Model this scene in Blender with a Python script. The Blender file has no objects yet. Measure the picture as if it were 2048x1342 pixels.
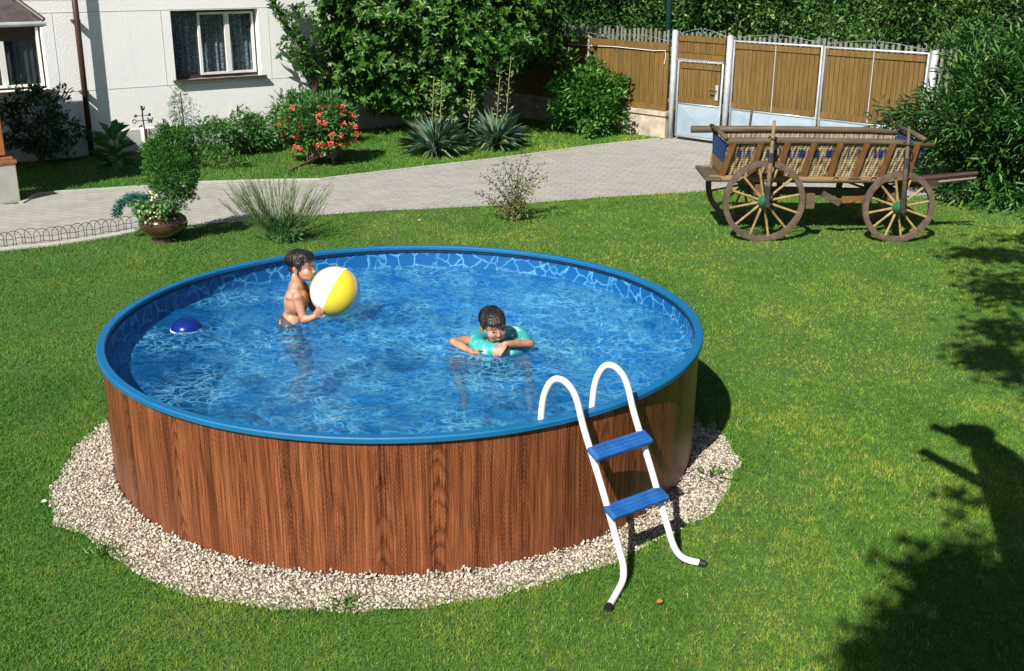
import bpy, math, random
import numpy as np
from mathutils import Vector, Matrix, noise
random.seed(7); rs = np.random.RandomState(11)
sc = bpy.context.scene; COL = sc.collection
PI = math.pi
# ------------------------------------------------------------------ camera, sky, sun
FPX, PITCH, ROLL, CAMH = 2228.6, .3312, -.0053, 2.903     # focal length in 2048-wide pixels
cP, sP = math.cos(PITCH), math.sin(PITCH); cR, sR = math.cos(ROLL), math.sin(ROLL)
FW = np.array([0, cP, -sP]); U0 = np.array([0, sP, cP]); R0 = np.array([1., 0, 0])
UP = U0*cR + R0*sR; RT = R0*cR - U0*sR
cam = bpy.data.cameras.new('camera'); camo = bpy.data.objects.new('camera', cam); COL.objects.link(camo)
cam.sensor_width = 36; cam.lens = FPX/2048*36; cam.clip_start = .05; cam.clip_end = 500
camo.matrix_world = Matrix(((RT[0], UP[0], -FW[0], 0), (RT[1], UP[1], -FW[1], 0), (RT[2], UP[2], -FW[2], CAMH), (0, 0, 0, 1)))
sc.camera = camo
SAZ, SEL = math.radians(26), math.radians(43)              # direction in which shadows fall (right of +Y), sun height
w = bpy.data.worlds.new('World'); sc.world = w; w.use_nodes = True
nt = w.node_tree; sky = nt.nodes.new('ShaderNodeTexSky'); sky.sky_type = 'NISHITA'; sky.sun_disc = False
sky.sun_elevation = SEL; sky.sun_rotation = math.radians(180+26)
bg = nt.nodes['Background']; nt.links.new(sky.outputs[0], bg.inputs[0]); bg.inputs[1].default_value = .05
sl = bpy.data.lights.new('sun', 'SUN'); sl.energy = 5.0; sl.angle = math.radians(.55); sl.color = (1, .95, .86)
so = bpy.data.objects.new('sun', sl); COL.objects.link(so)
tosun = Vector((-math.sin(SAZ)*math.cos(SEL), -math.cos(SAZ)*math.cos(SEL), math.sin(SEL)))
so.rotation_euler = tosun.to_track_quat('Z', 'Y').to_euler(); so.location = tosun*40
sc.render.resolution_x, sc.render.resolution_y = 1024, 671
sc.view_settings.view_transform = 'Standard'; sc.view_settings.look = 'None'
sc.view_settings.exposure = 0.54; sc.view_settings.gamma = 1
try:
    sc.cycles.max_bounces = 8; sc.cycles.transparent_max_bounces = 12; sc.cycles.caustics_refractive = False; sc.cycles.caustics_reflective = False
except Exception: pass

# ------------------------------------------------------------------ layout helpers (survey of the place)
O = np.array([0, 0, CAMH])
def ray(p): return FW + RT*(p[0]-1024)/FPX - UP*(p[1]-671)/FPX
def G(x, y, z=0.):
    D = ray((x, y)); t = (z-CAMH)/D[2]; return O + D*t
def PY(x, y, Y):
    D = ray((x, y)); return O + D*(Y/D[1])
def PL(x, y, a, n):
    D = ray((x, y)); t = (a[0]*n[0]+a[1]*n[1])/(D[0]*n[0]+D[1]*n[1]); return O + D*t

# ------------------------------------------------------------------ object helpers
def tag(o, label=None, cat=None, group=None, kind=None):
    if label: o['label'] = label
    if cat: o['category'] = cat
    if group: o['group'] = group
    if kind: o['kind'] = kind
    return o
def empty(name, loc, rz=0):
    o = bpy.data.objects.new(name, None); COL.objects.link(o); o.location = loc; o.rotation_euler = (0, 0, rz); o.empty_display_size = .1
    return o
def link(name, me, mat, parent=None):
    o = bpy.data.objects.new(name, me); COL.objects.link(o)
    if mat is not None:
        for m in (mat if isinstance(mat, (list, tuple)) else [mat]): me.materials.append(m)
    if parent is not None:
        o.parent = parent
        # geometry is given in world coordinates; bring it into the parent's frame (parents are unscaled, one level of translation + z rotation)
        M = Matrix.Identity(4); q = parent; chain = []
        while q is not None: chain.append(q); q = q.parent
        for q in reversed(chain): M = M @ (Matrix.Translation(q.location) @ q.rotation_euler.to_matrix().to_4x4())
        me.transform(M.inverted())
    return o
class MB:
    def __init__(s): s.v = []; s.f = []; s.m = []; s.cm = 0
    def add(s, vs, fs):
        n = len(s.v); s.v += [tuple(map(float, x)) for x in vs]; s.f += [tuple(i+n for i in f) for f in fs]; s.m += [s.cm]*len(fs)
    def box(s, c, size, R=None, taper=1.):
        hx, hy, hz = [q/2 for q in size]; vs = []
        for z, k in ((-hz, 1.), (hz, taper)):
            for x, y in ((-hx, -hy), (hx, -hy), (hx, hy), (-hx, hy)): vs.append(Vector((x*k, y*k, z)))
        if R is not None: vs = [R @ v for v in vs]
        c = Vector(c); s.add([v+c for v in vs], [(3, 2, 1, 0), (4, 5, 6, 7), (0, 1, 5, 4), (1, 2, 6, 5), (2, 3, 7, 6), (3, 0, 4, 7)])
    def beam(s, a, b, wd, h, up=(0, 0, 1), taper=1.):   # box from a to b
        a, b = Vector(a), Vector(b); d = b-a; L = d.length; d.normalize()
        x = d.cross(Vector(up)); x.normalize(); y = x.cross(d)
        R = Matrix((x, y, d)).transposed(); s.box((a+b)/2, (wd, h, L), R, taper)
    def tube(s, pts, r, n=8, cap=True):
        pts = [Vector(p) for p in pts]; k = len(pts)
        if not hasattr(r, '__len__'): r = [r]*k
        prev = None; vs = []
        for i in range(k):
            t = (pts[min(i+1, k-1)]-pts[max(i-1, 0)]).normalized()
            if prev is None:
                a = Vector((0, 0, 1)) if abs(t.z) < .9 else Vector((1, 0, 0)); prev = t.cross(a).normalized()
            u = (prev-t*prev.dot(t)).normalized(); prev = u; v = t.cross(u)
            for j in range(n):
                an = 2*PI*j/n; vs.append(pts[i]+(u*math.cos(an)+v*math.sin(an))*r[i])
        fs = [(i*n+j, i*n+(j+1) % n, (i+1)*n+(j+1) % n, (i+1)*n+j) for i in range(k-1) for j in range(n)]
        if cap: fs += [tuple(range(n))[::-1], tuple((k-1)*n+j for j in range(n))]
        s.add(vs, fs)
    def lathe(s, prof, c=(0, 0, 0), n=32, R=None, closed=False):
        vs = []; k = len(prof)
        for r, z in prof:
            for j in range(n):
                v = Vector((r*math.cos(2*PI*j/n), r*math.sin(2*PI*j/n), z))
                if R is not None: v = R @ v
                vs.append(v+Vector(c))
        rr = range(k if closed else k-1)
        s.add(vs, [(i*n+j, i*n+(j+1) % n, ((i+1) % k)*n+(j+1) % n, ((i+1) % k)*n+j) for i in rr for j in range(n)])
    def ell(s, c, rad, R=None, n=16, m=10):
        vs = []; fs = []
        for i in range(m+1):
            th = PI*i/m
            for j in range(n):
                ph = 2*PI*j/n; v = Vector((rad[0]*math.sin(th)*math.cos(ph), rad[1]*math.sin(th)*math.sin(ph), rad[2]*math.cos(th)))
                if i in (0, m) and j > 0: continue
                if R is not None: v = R @ v
                vs.append(v+Vector(c))
        def ix(i, j): return 0 if i == 0 else (1+(m-1)*n if i == m else 1+(i-1)*n+j % n)
        for i in range(m):
            for j in range(n):
                if i == 0: fs.append((0, ix(1, j), ix(1, j+1)))
                elif i == m-1: fs.append((ix(i, j), ix(m, 0), ix(i, j+1)))
                else: fs.append((ix(i, j), ix(i+1, j), ix(i+1, j+1), ix(i, j+1)))
        s.add(vs, fs)
    def cap(s, a, ra, b, rb, n=12):
        a, b = Vector(a), Vector(b); s.ell(a, (ra,)*3, n=n, m=8); s.ell(b, (rb,)*3, n=n, m=8)
        if (b-a).length > 1e-4: s.tube([a, b], [ra, rb], n)
    def chain(s, pts, rad, n=12):
        for i in range(len(pts)-1): s.cap(pts[i], rad[i], pts[i+1], rad[i+1], n)
    def torus(s, c, R_, r_, R=None, n=40, m=10, arc=(0, 2*PI)):
        full = arc[1]-arc[0] > 6.28; k = n if full else n+1; pts = []
        vs = []
        for i in range(k):
            a = arc[0]+(arc[1]-arc[0])*i/n
            for j in range(m):
                b = 2*PI*j/m; v = Vector(((R_+r_*math.cos(b))*math.cos(a), (R_+r_*math.cos(b))*math.sin(a), r_*math.sin(b)))
                if R is not None: v = R @ v
                vs.append(v+Vector(c))
        s.add(vs, [(i*m+j, ((i+1) % k)*m+j, ((i+1) % k)*m+(j+1) % m, i*m+(j+1) % m) for i in range(n) for j in range(m)])
    def build(s, name, mat, parent=None, smooth=False, bevel=0):
        me = bpy.data.meshes.new(name); me.from_pydata(s.v, [], s.f); me.update()
        if smooth: me.shade_smooth()
        o = link(name, me, mat, parent)
        if max(s.m, default=0) > 0: me.polygons.foreach_set('material_index', s.m)
        if bevel:
            b = o.modifiers.new('bevel', 'BEVEL'); b.width = bevel; b.segments = 2; b.limit_method = 'ANGLE'
        return o
    def remeshed(s, name, mat, parent=None, voxel=.005, sm=4):
        me = bpy.data.meshes.new(name); me.from_pydata(s.v, [], s.f); me.update()
        t = bpy.data.objects.new('tmp', me); COL.objects.link(t)
        r = t.modifiers.new('r', 'REMESH'); r.mode = 'VOXEL'; r.voxel_size = voxel
        q = t.modifiers.new('s', 'SMOOTH'); q.factor = .5; q.iterations = sm
        bpy.context.view_layer.update()
        me2 = bpy.data.meshes.new_from_object(t.evaluated_get(bpy.context.evaluated_depsgraph_get()))
        bpy.data.objects.remove(t); me2.name = name; me2.shade_smooth(); me2.materials.clear()
        return link(name, me2, mat, parent)
def np_mesh(name, V, F, mat, parent=None, smooth=False):      # F: (n,k) index array
    me = bpy.data.meshes.new(name); n, k = F.shape
    me.vertices.add(len(V)); me.vertices.foreach_set('co', V.astype(np.float32).ravel())
    me.loops.add(n*k); me.loops.foreach_set('vertex_index', F.astype(np.int32).ravel())
    me.polygons.add(n); me.polygons.foreach_set('loop_start', np.arange(0, n*k, k, dtype=np.int32))
    me.polygons.foreach_set('loop_total', np.full(n, k, dtype=np.int32)); me.update(calc_edges=True); me.validate()
    if smooth: me.shade_smooth()
    return link(name, me, mat, parent)
def nrm(a): return a/np.maximum(np.linalg.norm(a, axis=-1, keepdims=True), 1e-9)
def leaf_mesh(name, P, D, N, L, W, mat, parent=None, shape='leaf', droop=.1):
    D = nrm(D); S = nrm(np.cross(D, N)); N = np.cross(S, D)
    if shape == 'leaf': T = [(0, 0, 0), (.3, .42, .07), (.7, .42, .03), (1, 0, -droop), (.7, -.42, .03), (.3, -.42, .07)]; Fq = [(0, 3, 2, 1), (0, 5, 4, 3)]
    elif shape == 'blade': T = [(0, .5, 0), (.6, .42, .06), (1, 0, -droop), (.6, -.42, .06), (0, -.5, 0), (0, 0, 0)]; Fq = [(5, 2, 1, 0), (5, 4, 3, 2)]
    else: T = [(0, 0, 0), (.5, .5, .08), (1, 0, -droop), (.5, -.5, .08)]; Fq = [(0, 2, 1), (0, 3, 2)]
    T = np.array(T); L = np.broadcast_to(L, len(P)); W = np.broadcast_to(W, len(P))
    V = P[:, None] + D[:, None]*(T[None, :, 0:1]*L[:, None, None]) + S[:, None]*(T[None, :, 1:2]*W[:, None, None]) + N[:, None]*(T[None, :, 2:3]*L[:, None, None])
    k = len(T); F = (np.arange(len(P))[:, None, None]*k + np.array(Fq)[None]).reshape(-1, len(Fq[0]))
    return np_mesh(name, V.reshape(-1, 3), F, mat, parent)
def rdir(n):
    return nrm(rs.normal(size=(n, 3)))
def clumped(n_cl, per, c, rad, cr, zmin=.05, inner=.35, lump=.28, squash=.8, seed=0):
    """clump centres through an uneven ellipsoid, leaves scattered in each clump"""
    d = rdir(n_cl); c = np.array(c, float); rad = np.array(rad, float)
    lum = np.array([noise.noise(Vector(x*1.9+seed*3.1)) for x in d]); u = rs.rand(n_cl)
    k = (inner+(1-inner)*u**.55)*(1+lump*lum*2)
    C = c + d*rad*k[:, None]; ok = C[:, 2] > zmin; C = C[ok]; d = d[ok]
    m = len(C); sz = cr*(.6+.8*rs.rand(m))
    off = rdir(m*per).reshape(m, per, 3)*(rs.rand(m, per, 1)**.5)*sz[:, None, None]*np.array([1, 1, squash])
    P = (C[:, None]+off); out = nrm(off*1.2/cr + d[:, None]*.9 + np.array([0, 0, .15]))
    P = P.reshape(-1, 3); out = out.reshape(-1, 3); k = P[:, 2] > .01
    return P[k], out[k], C

# ------------------------------------------------------------------ materials
class NT:
    def __init__(s, name):
        s.m = bpy.data.materials.new(name); s.m.use_nodes = True; s.t = s.m.node_tree; s.b = s.t.nodes['Principled BSDF']; s.out = s.t.nodes['Material Output']
    def n(s, ty, **kw):
        x = s.t.nodes.new('ShaderNode'+ty)
        for k, v in kw.items(): setattr(x, k, v)
        return x
    def set(s, sock, v):
        if hasattr(v, 'is_linked') or hasattr(v, 'links'): s.t.links.new(v, sock)
        else: sock.default_value = v
        return s
    def math(s, op, a, b=None, c=None):
        x = s.n('Math', operation=op)
        for i, v in enumerate((a, b, c)):
            if v is not None: s.set(x.inputs[i], v)
        return x.outputs[0]
    def coord(s, kind='Object'): return s.n('TexCoord').outputs[kind]
    def map(s, vec, scale=(1, 1, 1), rot=(0, 0, 0), loc=(0, 0, 0)):
        x = s.n('Mapping'); s.set(x.inputs[0], vec); x.inputs[1].default_value = loc; x.inputs[2].default_value = rot; x.inputs[3].default_value = scale; return x.outputs[0]
    def noise(s, vec, scale=5, detail=3, rough=.5, dist=0, col=False):
        x = s.n('TexNoise'); s.set(x.inputs['Vector'], vec); x.inputs['Scale'].default_value = scale; x.inputs['Detail'].default_value = detail
        x.inputs['Roughness'].default_value = rough; x.inputs['Distortion'].default_value = dist; return x.outputs[1 if col else 0]
    def vor(s, vec, scale, feat='DISTANCE_TO_EDGE', rnd=1):
        x = s.n('TexVoronoi', feature=feat); s.set(x.inputs['Vector'], vec); x.inputs['Scale'].default_value = scale; x.inputs['Randomness'].default_value = rnd; return x
    def ramp(s, f, stops, interp='LINEAR'):
        x = s.n('ValToRGB'); s.set(x.inputs[0], f); e = x.color_ramp.elements; x.color_ramp.interpolation = interp
        while len(e) < len(stops): e.new(.5)
        for i, (p, c) in enumerate(stops):
            e[i].position = p; e[i].color = (tuple(c)+(1,))[:4] if hasattr(c, '__len__') else (c, c, c, 1)
        return x.outputs[0]
    def mix(s, f, a, b, blend='MIX'):
        x = s.n('Mix', data_type='RGBA', blend_type=blend); s.set(x.inputs[0], f)
        for i, v in ((6, a), (7, b)):
            s.set(x.inputs[i], (tuple(v)+(1,))[:4] if isinstance(v, tuple) else v)
        return x.outputs[2]
    def bump(s, h, strength=.3, dist=.01, nor=None):
        x = s.n('Bump'); x.inputs['Strength'].default_value = strength; x.inputs['Distance'].default_value = dist; s.set(x.inputs['Height'], h)
        if nor is not None: s.set(x.inputs['Normal'], nor)
        return x.outputs[0]
    def fin(s, col=None, rough=.6, bump=None, **kw):
        if col is not None: s.set(s.b.inputs['Base Color'], (tuple(col)+(1,))[:4] if isinstance(col, tuple) else col)
        s.set(s.b.inputs['Roughness'], rough)
        if bump is not None: s.set(s.b.inputs['Normal'], bump)
        for k, v in kw.items(): s.set(s.b.inputs[k.replace('_', ' ')], v)
        return s.m
def simple(name, c, rough=.6, var=.25, scale=8, bump=.15, metal=0, bscale=60, spec=.5):
    t = NT(name); v = t.coord(); n = t.noise(v, scale, 4)
    dk = tuple(x*(1-var) for x in c); lt = tuple(min(1, x*(1+var)) for x in c)
    col = t.mix(t.ramp(n, [(.3, 0.), (.7, 1.)]), dk, lt)
    b = t.bump(t.noise(v, bscale, 3), bump, .004)
    return t.fin(col, rough, b, Metallic=metal, Specular_IOR_Level=spec)
def leafmat(name, c1, c2, rough=.45, trans=.25, c3=None, spec=.35):
    t = NT(name); g = t.n('NewGeometry'); r = g.outputs['Random Per Island']
    stops = [(0, c1), (.75, c2)] + ([(1, c3)] if c3 else [(1, c2)])
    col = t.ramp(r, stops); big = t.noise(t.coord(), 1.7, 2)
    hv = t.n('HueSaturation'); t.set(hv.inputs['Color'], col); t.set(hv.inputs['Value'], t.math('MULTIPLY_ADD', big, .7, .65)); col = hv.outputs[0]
    t.fin(col, rough, Specular_IOR_Level=spec)
    tr = t.n('BsdfTranslucent'); t.set(tr.inputs[0], t.mix(.5, col, tuple(min(1, x*2.2) for x in c2)))
    mx = t.n('MixShader'); mx.inputs[0].default_value = trans; t.t.links.new(t.b.outputs[0], mx.inputs[1]); t.t.links.new(tr.outputs[0], mx.inputs[2])
    t.t.links.new(mx.outputs[0], t.out.inputs[0]); return t.m
def woodmat(name, c1, c2, ang=(1, 1, 1), stretch=(30, 30, 1.5), rough=.65, bump=.4):
    t = NT(name); v = t.map(t.coord(), stretch); n = t.noise(v, 1.0, 5, .65); n2 = t.noise(t.coord(), 3, 2)
    col = t.mix(t.ramp(n, [(.3, 0.), (.7, 1.)]), c1, c2); hv = t.n('HueSaturation'); t.set(hv.inputs['Color'], col); t.set(hv.inputs['Value'], t.math('MULTIPLY_ADD', n2, .6, .7))
    return t.fin(hv.outputs[0], rough, t.bump(n, bump, .003))

M = {}
def lawnmat():
    t = NT('lawn_grass'); v = t.coord(); g = t.n('NewGeometry'); r = g.outputs['Random Per Island']
    a = t.noise(t.map(v, (1, .7, 1)), 1.15, 5, .7); b = t.noise(v, 14, 3, .6)
    f = t.math('ADD', t.math('MULTIPLY', a, .6), t.math('MULTIPLY', b, .4))
    base = t.ramp(f, [(.40, (.036, .175, .018)), (.50, (.10, .265, .024)), (.57, (.26, .36, .042)), (.66, (.42, .42, .065))])
    base = t.mix(t.math('MULTIPLY', r, .22), base, (.22, .33, .045)); base = t.mix(t.math('GREATER_THAN', r, .965), base, (.42, .41, .13))
    # greener on the left of the garden
    sx = t.n('SeparateXYZ'); t.set(sx.inputs[0], v); gl = t.ramp(t.math('MULTIPLY_ADD', sx.outputs[0], .16, .62), [(.1, .0), (.75, 1.)])
    base = t.mix(gl, t.mix(.6, base, (.036, .17, .024)), base)
    t.fin(base, .55, Specular_IOR_Level=.25)
    tr = t.n('BsdfTranslucent'); t.set(tr.inputs[0], base); mx = t.n('MixShader'); mx.inputs[0].default_value = .25
    t.t.links.new(t.b.outputs[0], mx.inputs[1]); t.t.links.new(tr.outputs[0], mx.inputs[2]); t.t.links.new(mx.outputs[0], t.out.inputs[0]); return t.m
def groundmat():
    t = NT('turf'); v = t.coord(); n = t.noise(v, 40, 4); col = t.ramp(n, [(.3, (.03, .07, .010)), (.7, (.09, .16, .022))])
    return t.fin(col, .9, t.bump(n, .6, .02))
def pavemat():
    t = NT('pale_paving'); v = t.coord(); vv = t.map(v, (1, 1, 1), (0, 0, .30))
    br = t.n('TexBrick'); t.set(br.inputs['Vector'], vv); br.inputs['Scale'].default_value = 1.; br.inputs['Brick Width'].default_value = .2; br.inputs['Row Height'].default_value = .13
    br.inputs['Mortar Size'].default_value = .007; br.inputs['Mortar Smooth'].default_value = .6; br.inputs['Color1'].default_value = (.30, .288, .265, 1); br.inputs['Color2'].default_value = (.37, .355, .33, 1); br.inputs['Mortar'].default_value = (.17, .155, .13, 1)
    n = t.noise(v, 2.2, 4, .6); n2 = t.noise(v, 70, 3, .7); col = t.mix(t.ramp(n, [(.35, 0.), (.65, .35)]), br.outputs[0], (.43, .415, .385), 'MIX')
    col = t.mix(t.ramp(n2, [(.35, .5), (.5, 0.)]), col, (.24, .22, .19))
    return t.fin(col, .85, t.bump(t.math('ADD', n2, t.math('MULTIPLY', br.outputs[1], -.6)), .5, .006))
def poolwood():
    t = NT('wood_print'); uv = t.coord('UV'); sx = t.n('SeparateXYZ'); t.set(sx.inputs[0], uv); u, v = sx.outputs[0], sx.outputs[1]
    wv = t.noise(t.map(uv, (4, 1.1, 1)), 1, 2); ud = t.math('MULTIPLY_ADD', wv, .05, u)
    def nz(su, sv, det=3, rough=.55, off=0.):
        c = t.n('CombineXYZ'); t.set(c.inputs[0], t.math('MULTIPLY', ud, su)); t.set(c.inputs[1], t.math('MULTIPLY', v, sv)); c.inputs[2].default_value = off; return t.noise(c.outputs[0], 1, det, rough)
    fine = nz(240, 4.5, 4, .8); mid = nz(95, 1.1, 3, .65, 3.); wide = nz(7, .25, 2, .5, 6.); band = nz(16, .5, 2, .5, 9.)
    # cathedral arches: shifted at random so that no two look alike
    cell = t.math('MULTIPLY', t.math('MULTIPLY_ADD', wv, .10, u), 1/.235); fl = t.math('FLOOR', cell); wn = t.n('TexWhiteNoise', noise_dimensions='1D'); t.set(wn.inputs['W'], fl); rnd = wn.outputs['Value']
    ph = t.math('SUBTRACT', t.math('SUBTRACT', cell, fl), t.math('MULTIPLY_ADD', rnd, .3, .35))
    par = t.math('MULTIPLY_ADD', t.math('MULTIPLY', ph, ph), 22, t.math('MULTIPLY', v, t.math('MULTIPLY_ADD', rnd, 4., 3.))); par = t.math('ADD', par, t.math('MULTIPLY', mid, 1.1)); par = t.math('ADD', par, t.math('MULTIPLY', nz(9, 5, 2, .5, 12.), 1.3))
    arch = t.math('POWER', t.math('MULTIPLY_ADD', t.math('SINE', t.math('MULTIPLY', par, 9)), .5, .5), 2.2)
    mask = t.math('MULTIPLY', t.ramp(t.math('ABSOLUTE', ph), [(.07, 1.), (.24, 0.)]), t.ramp(rnd, [(.3, .3), (.5, 1.)]))
    arch = t.math('MULTIPLY', t.math('MULTIPLY', arch, mask), .12)
    sl_ = t.math('MULTIPLY', t.math('ABSOLUTE', ph), 130); rip = t.math('MULTIPLY_ADD', t.math('SINE', t.math('ADD', t.math('MULTIPLY', v, 215), t.math('MULTIPLY_ADD', mid, 9, sl_))), .5, .5)
    rip = t.math('MULTIPLY', rip, t.ramp(nz(9, 1.6, 2), [(.32, .02), (.58, .12)]))
    dark = t.ramp(nz(13, .22, 1, .5, 20.), [(.50, 0.), (.75, .09)])
    f = t.math('ADD', t.math('MULTIPLY', fine, .62), t.math('MULTIPLY', mid, .62)); f = t.math('ADD', f, t.math('MULTIPLY', wide, .14)); f = t.math('ADD', f, t.math('MULTIPLY', band, .12)); f = t.math('SUBTRACT', t.math('SUBTRACT', f, arch), t.math('ADD', rip, dark))
    col = t.ramp(f, [(.44, (.018, .006, .004)), (.59, (.075, .022, .010)), (.73, (.20, .064, .026)), (.90, (.38, .138, .062))])
    return t.fin(col, .42, t.bump(f, .25, .002), Specular_IOR_Level=.3)
def linermat():
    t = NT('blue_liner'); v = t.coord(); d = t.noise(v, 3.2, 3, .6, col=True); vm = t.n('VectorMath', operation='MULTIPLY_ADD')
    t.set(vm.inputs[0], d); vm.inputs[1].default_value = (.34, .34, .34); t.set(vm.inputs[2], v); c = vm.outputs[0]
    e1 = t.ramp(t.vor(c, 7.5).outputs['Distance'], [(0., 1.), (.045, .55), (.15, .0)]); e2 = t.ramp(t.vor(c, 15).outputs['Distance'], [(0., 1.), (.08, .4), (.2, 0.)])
    msk = t.ramp(t.noise(v, 3.2, 4), [(.40, .06), (.54, 1.)]); f = t.math('MULTIPLY', t.math('MAXIMUM', e1, t.math('MULTIPLY', e2, .75)), msk)  # underwater web: liner print, brightened to stand in for caustics
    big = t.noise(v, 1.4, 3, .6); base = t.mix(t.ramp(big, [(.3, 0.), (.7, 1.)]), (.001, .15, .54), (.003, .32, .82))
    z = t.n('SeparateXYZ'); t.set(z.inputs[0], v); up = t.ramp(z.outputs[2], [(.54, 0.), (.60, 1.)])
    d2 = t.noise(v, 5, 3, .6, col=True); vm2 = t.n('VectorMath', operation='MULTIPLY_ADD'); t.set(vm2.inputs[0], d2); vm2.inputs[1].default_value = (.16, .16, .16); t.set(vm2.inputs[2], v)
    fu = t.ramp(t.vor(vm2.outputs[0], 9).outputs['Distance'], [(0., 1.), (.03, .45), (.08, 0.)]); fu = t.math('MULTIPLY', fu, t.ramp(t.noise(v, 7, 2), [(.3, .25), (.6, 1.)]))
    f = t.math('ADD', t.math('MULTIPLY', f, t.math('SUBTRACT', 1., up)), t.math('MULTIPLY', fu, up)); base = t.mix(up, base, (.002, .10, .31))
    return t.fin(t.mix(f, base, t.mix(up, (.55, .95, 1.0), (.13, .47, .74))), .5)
def watermat():
    t = NT('pool_water'); v = t.coord(); n1 = t.noise(t.map(v, (5, 10, 5)), 1, 3, .5, .9); n2 = t.noise(t.map(v, (26, 34, 26)), 1, 3, .6, .8)
    b = t.bump(t.math('ADD', n1, t.math('MULTIPLY', n2, .22)), 1., .042)
    tr = t.n('BsdfTransparent'); tr.inputs[0].default_value = (.72, .95, 1., 1)
    rf = t.n('BsdfRefraction'); rf.inputs[0].default_value = (.74, .95, 1., 1); rf.inputs['IOR'].default_value = 1.33; rf.inputs['Roughness'].default_value = 0; 
    m1 = t.n('MixShader'); m1.inputs[0].default_value = .45; t.t.links.new(tr.outputs[0], m1.inputs[1]); t.t.links.new(rf.outputs[0], m1.inputs[2])
    df = t.n('BsdfDiffuse'); df.inputs[0].default_value = (.001, .20, .60, 1); t.set(df.inputs['Normal'], b); m0 = t.n('MixShader'); m0.inputs[0].default_value = .20
    t.t.links.new(m1.outputs[0], m0.inputs[1]); t.t.links.new(df.outputs[0], m0.inputs[2]); m1 = m0
    gl = t.n('BsdfGlossy'); gl.inputs['Roughness'].default_value = .04; t.set(gl.inputs['Normal'], b)
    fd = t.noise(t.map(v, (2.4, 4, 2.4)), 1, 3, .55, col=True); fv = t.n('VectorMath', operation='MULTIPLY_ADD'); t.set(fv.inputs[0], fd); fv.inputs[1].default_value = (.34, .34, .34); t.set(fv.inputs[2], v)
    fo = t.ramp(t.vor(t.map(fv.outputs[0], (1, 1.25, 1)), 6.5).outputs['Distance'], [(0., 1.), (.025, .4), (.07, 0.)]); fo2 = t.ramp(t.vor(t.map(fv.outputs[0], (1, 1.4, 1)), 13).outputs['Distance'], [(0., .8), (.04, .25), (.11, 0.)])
    fk = t.ramp(t.noise(v, 1.9, 3, .6), [(.42, .1), (.60, 1.)]); caustic = t.math('MULTIPLY', t.math('MULTIPLY', t.math('MAXIMUM', fo, fo2), fk), .40)  # pale caustic and glint lines painted into the water surface colour
    fdif = t.n('BsdfDiffuse'); fdif.inputs[0].default_value = (.24, .72, .94, 1); mf = t.n('MixShader'); t.set(mf.inputs[0], caustic); t.t.links.new(m1.outputs[0], mf.inputs[1]); t.t.links.new(fdif.outputs[0], mf.inputs[2]); m1 = mf
    fr = t.n('Fresnel'); fr.inputs[0].default_value = 1.33; t.set(fr.inputs[1], b)
    m2 = t.n('MixShader'); t.set(m2.inputs[0], t.math('MULTIPLY', fr.outputs[0], .62)); t.t.links.new(m1.outputs[0], m2.inputs[1]); t.t.links.new(gl.outputs[0], m2.inputs[2])
    t.t.links.new(m2.outputs[0], t.out.inputs[0]); return t.m
def plaster():
    t = NT('white_plaster'); v = t.coord(); n = t.noise(v, 55, 5, .7); a = t.noise(v, 1.5, 4)
    col = t.mix(t.ramp(a, [(.35, 0.), (.75, 1.)]), (.90, .90, .93), (.93, .93, .93)); sx = t.n('SeparateXYZ'); t.set(sx.inputs[0], v); gr = t.math('MULTIPLY', t.ramp(sx.outputs[2], [(.33, .55), (.95, 0.)]), t.ramp(t.noise(t.map(v, (3, 3, 1.2)), 1, 4, .65), [(.42, 0.), (.68, 1.)])); col = t.mix(gr, col, (.55, .50, .42)); st = t.ramp(t.noise(t.map(v, (9, 9, .5)), 1, 4, .7), [(.58, 0.), (.75, .22)]); col = t.mix(st, col, (.62, .62, .62)); return t.fin(col, .9, t.bump(n, .55, .012))
def wickermat(blue=True):
    t = NT('wicker'); v = t.coord(); sx = t.n('SeparateXYZ'); t.set(sx.inputs[0], v); x, y, z = sx.outputs
    n = t.noise(v, 14, 3); st = t.math('SINE', t.math('MULTIPLY', t.math('MULTIPLY_ADD', z, -.30, x), 115)); hr = t.math('SINE', t.math('MULTIPLY', z, 240))
    f = t.math('MULTIPLY_ADD', st, .5, .5); h = t.math('ADD', f, t.math('MULTIPLY', hr, .35))
    col = t.ramp(f, [(.0, (.015, .010, .006)), (.35, (.16, .095, .04)), (1., (.42, .29, .15))]); col = t.mix(t.ramp(n, [(.4, 0.), (.7, .6)]), col, (.62, .52, .34))
    hz = t.ramp(t.math('ABSOLUTE', hr), [(0., .5), (.3, 0.)]); col = t.mix(hz, col, (.06, .04, .02))
    return t, col, h, x, z, st
M['skin'] = None
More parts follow.
